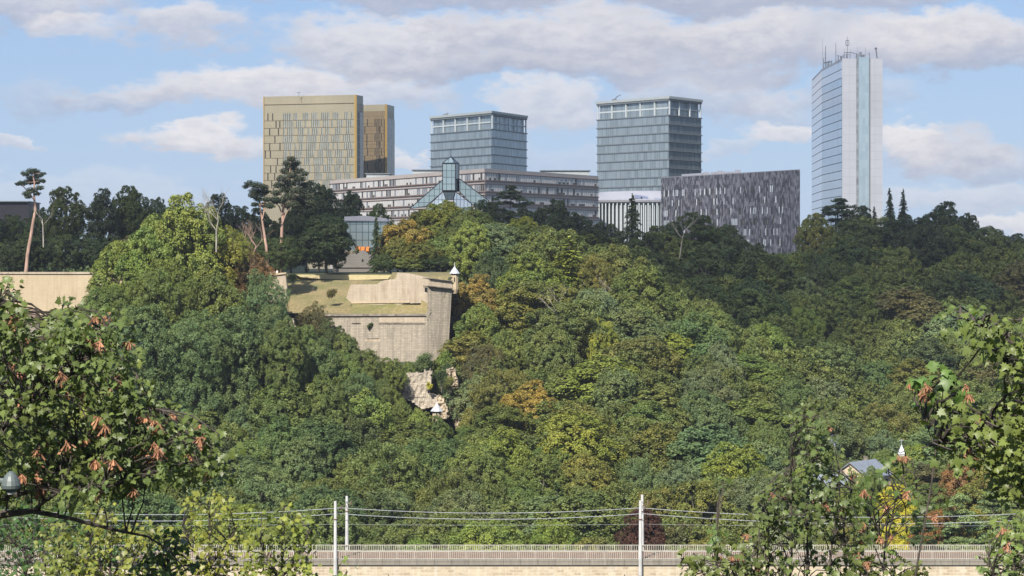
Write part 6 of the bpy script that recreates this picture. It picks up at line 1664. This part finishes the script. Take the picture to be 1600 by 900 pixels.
    shoots('tall leafy shrub with upright shoots, densest part before the right end of the viaduct', [(1245, 640), (1256, 625), (1292, 632), (1300, 690), (1318, 730), (1340, 740), (1350, 800), (1340, 930), (1180, 930), (1176, 830), (1190, 770), (1200, 740), (1225, 730)],
           [[(1230, 960, .02), (1238, 850, .015), (1236, 760, .010), (1235, 665, .004)], [(1260, 960, .02), (1262, 800, .014), (1266, 700, .008), (1256, 640, .004)], [(1290, 960, .02), (1300, 850, .012), (1330, 770, .006), (1340, 740, .004)], [(1266, 760, .010), (1282, 690, .006), (1292, 640, .004)], [(1200, 960, .015), (1196, 860, .01), (1190, 770, .005)], [(1320, 960, .015), (1322, 860, .01), (1310, 760, .004)]],
           38, 215, 71, keys=14, per=8, holes=.65)
    shoots('low spreading shrub at the bottom edge, left wing of the right shrubbery', [(1064, 868), (1086, 862), (1110, 872), (1130, 850), (1165, 846), (1185, 800), (1200, 830), (1200, 930), (1060, 930)],
           [[(1150, 960, .02), (1150, 900, .01), (1160, 850, .005)], [(1120, 960, .015), (1100, 900, .008), (1085, 866, .004)], [(1170, 960, .015), (1185, 860, .008), (1188, 805, .004)]], 37, 90, 72, keys=12, per=7, holes=.5)
    shoots('thin twiggy shrub with sparse leaves between the tall shoots and right edge', [(1395, 700), (1420, 690), (1440, 760), (1470, 770), (1465, 800), (1430, 830), (1400, 850), (1350, 850), (1345, 780), (1370, 740)],
           [[(1378, 960, .018), (1382, 860, .012), (1400, 780, .009), (1424, 700, .005)], [(1400, 780, .007), (1440, 770, .004), (1470, 772, .003)], [(1382, 860, .008), (1360, 800, .004)]], 36, 46, 73, keys=10, per=4, col=(.07, .10, .032), clr=.15)
    shoots('leafy shrub along the bottom edge below the sparse twigs', [(1340, 860), (1400, 862), (1450, 880), (1440, 930), (1335, 930)], [[(1400, 960, .015), (1400, 900, .008)], [(1360, 960, .015), (1360, 880, .005)]], 36, 40, 74, keys=5, per=6)
    shoots('pale leafed shrub in the bottom right corner', [(1548, 815), (1580, 808), (1640, 820), (1640, 930), (1530, 930), (1528, 870)], [[(1590, 960, .02), (1585, 880, .012), (1572, 815, .005)], [(1620, 960, .015), (1615, 840, .005)], [(1555, 960, .01), (1545, 870, .004)]], 34, 95, 75, keys=6, per=6, col=(.10, .135, .045), holes=.5)
    shoots('single slender shoot with a few leaves standing left of the tall shrub', [(1120, 745), (1132, 740), (1126, 860), (1112, 860)], [[(1122, 960, .012), (1118, 860, .008), (1124, 760, .003)]], 38, 12, 76, per=3, clr=.12, col=(.08, .12, .04))
    # grey rounded lamp head entering at the left
    Y = 30.0; c = P(17, 752, Y); k = Y / F; g = ground(c.x - 1.0, Y)
    t = thing('street_lamp', 'grey green bell shaped lamp head on a short arm among the left maple leaves', 'lamp', (c.x - 1.0, Y, g))
    mb = MB(); N = 14; prof = [(2, -16), (6, -13), (10, -8), (13.5, -1), (15.5, 6), (14.5, 11), (10, 14), (7, 17)]
    for (a, ya), (b, yb) in zip(prof, prof[1:]):
        for q in range(N):
            f = lambda r_, y_, q_: (c.x + r_ * k * math.cos(2 * math.pi * q_ / N), c.y + r_ * k * math.sin(2 * math.pi * q_ / N), c.z - y_ * k)
            mb.face([f(a, ya, q), f(a, ya, q + 1), f(b, yb, q + 1), f(b, yb, q)])
    mb.build('lamp_hood', M['lamp_grey'], t, smooth=True)
    mb = MB(); mb.tube([(c.x - .02, c.y, c.z), (c.x - .4, c.y, c.z + .01), (c.x - 1.0, c.y, c.z)], [.04, .035, .04], 8); mb.tube([(c.x - 1.0, c.y, g - .3), (c.x - 1.0, c.y, c.z + .1)], [.08, .06], 8); mb.build('post', M['lamp_grey'], t)
    mb = MB(); mb.tube([(c.x, c.y, c.z - 17 * k), (c.x, c.y, c.z - 20 * k)], [.05, .045], 10); mb.build('lamp_glass', M['plaster'], t)
M['lamp_grey'] = mat('grey_green_paint', (.09, .11, .105), .5, .1, var=.1, scale=6)
foreground()

# ------------------------------------------------------------------ air
def build_haze():
    mb = MB(); mb.box(-650, 650, -90, 1460, -20, 175); o = mb.build('haze', HZ()); tag(o, 'thin summer haze filling the valley air', kind='stuff')
def HZ():
    m = bpy.data.materials.new('haze'); m.use_nodes = True; nt = NT(m.node_tree); nt.n.remove(nt.n['Principled BSDF'])
    v = nt.new('ShaderNodeVolumePrincipled'); v.inputs['Color'].default_value = (.80, .88, 1, 1); v.inputs['Density'].default_value = 0.000065; v.inputs['Anisotropy'].default_value = 0.2
    nt.l.new(v.outputs[0], nt.n['Material Output'].inputs['Volume']); return m
build_haze()
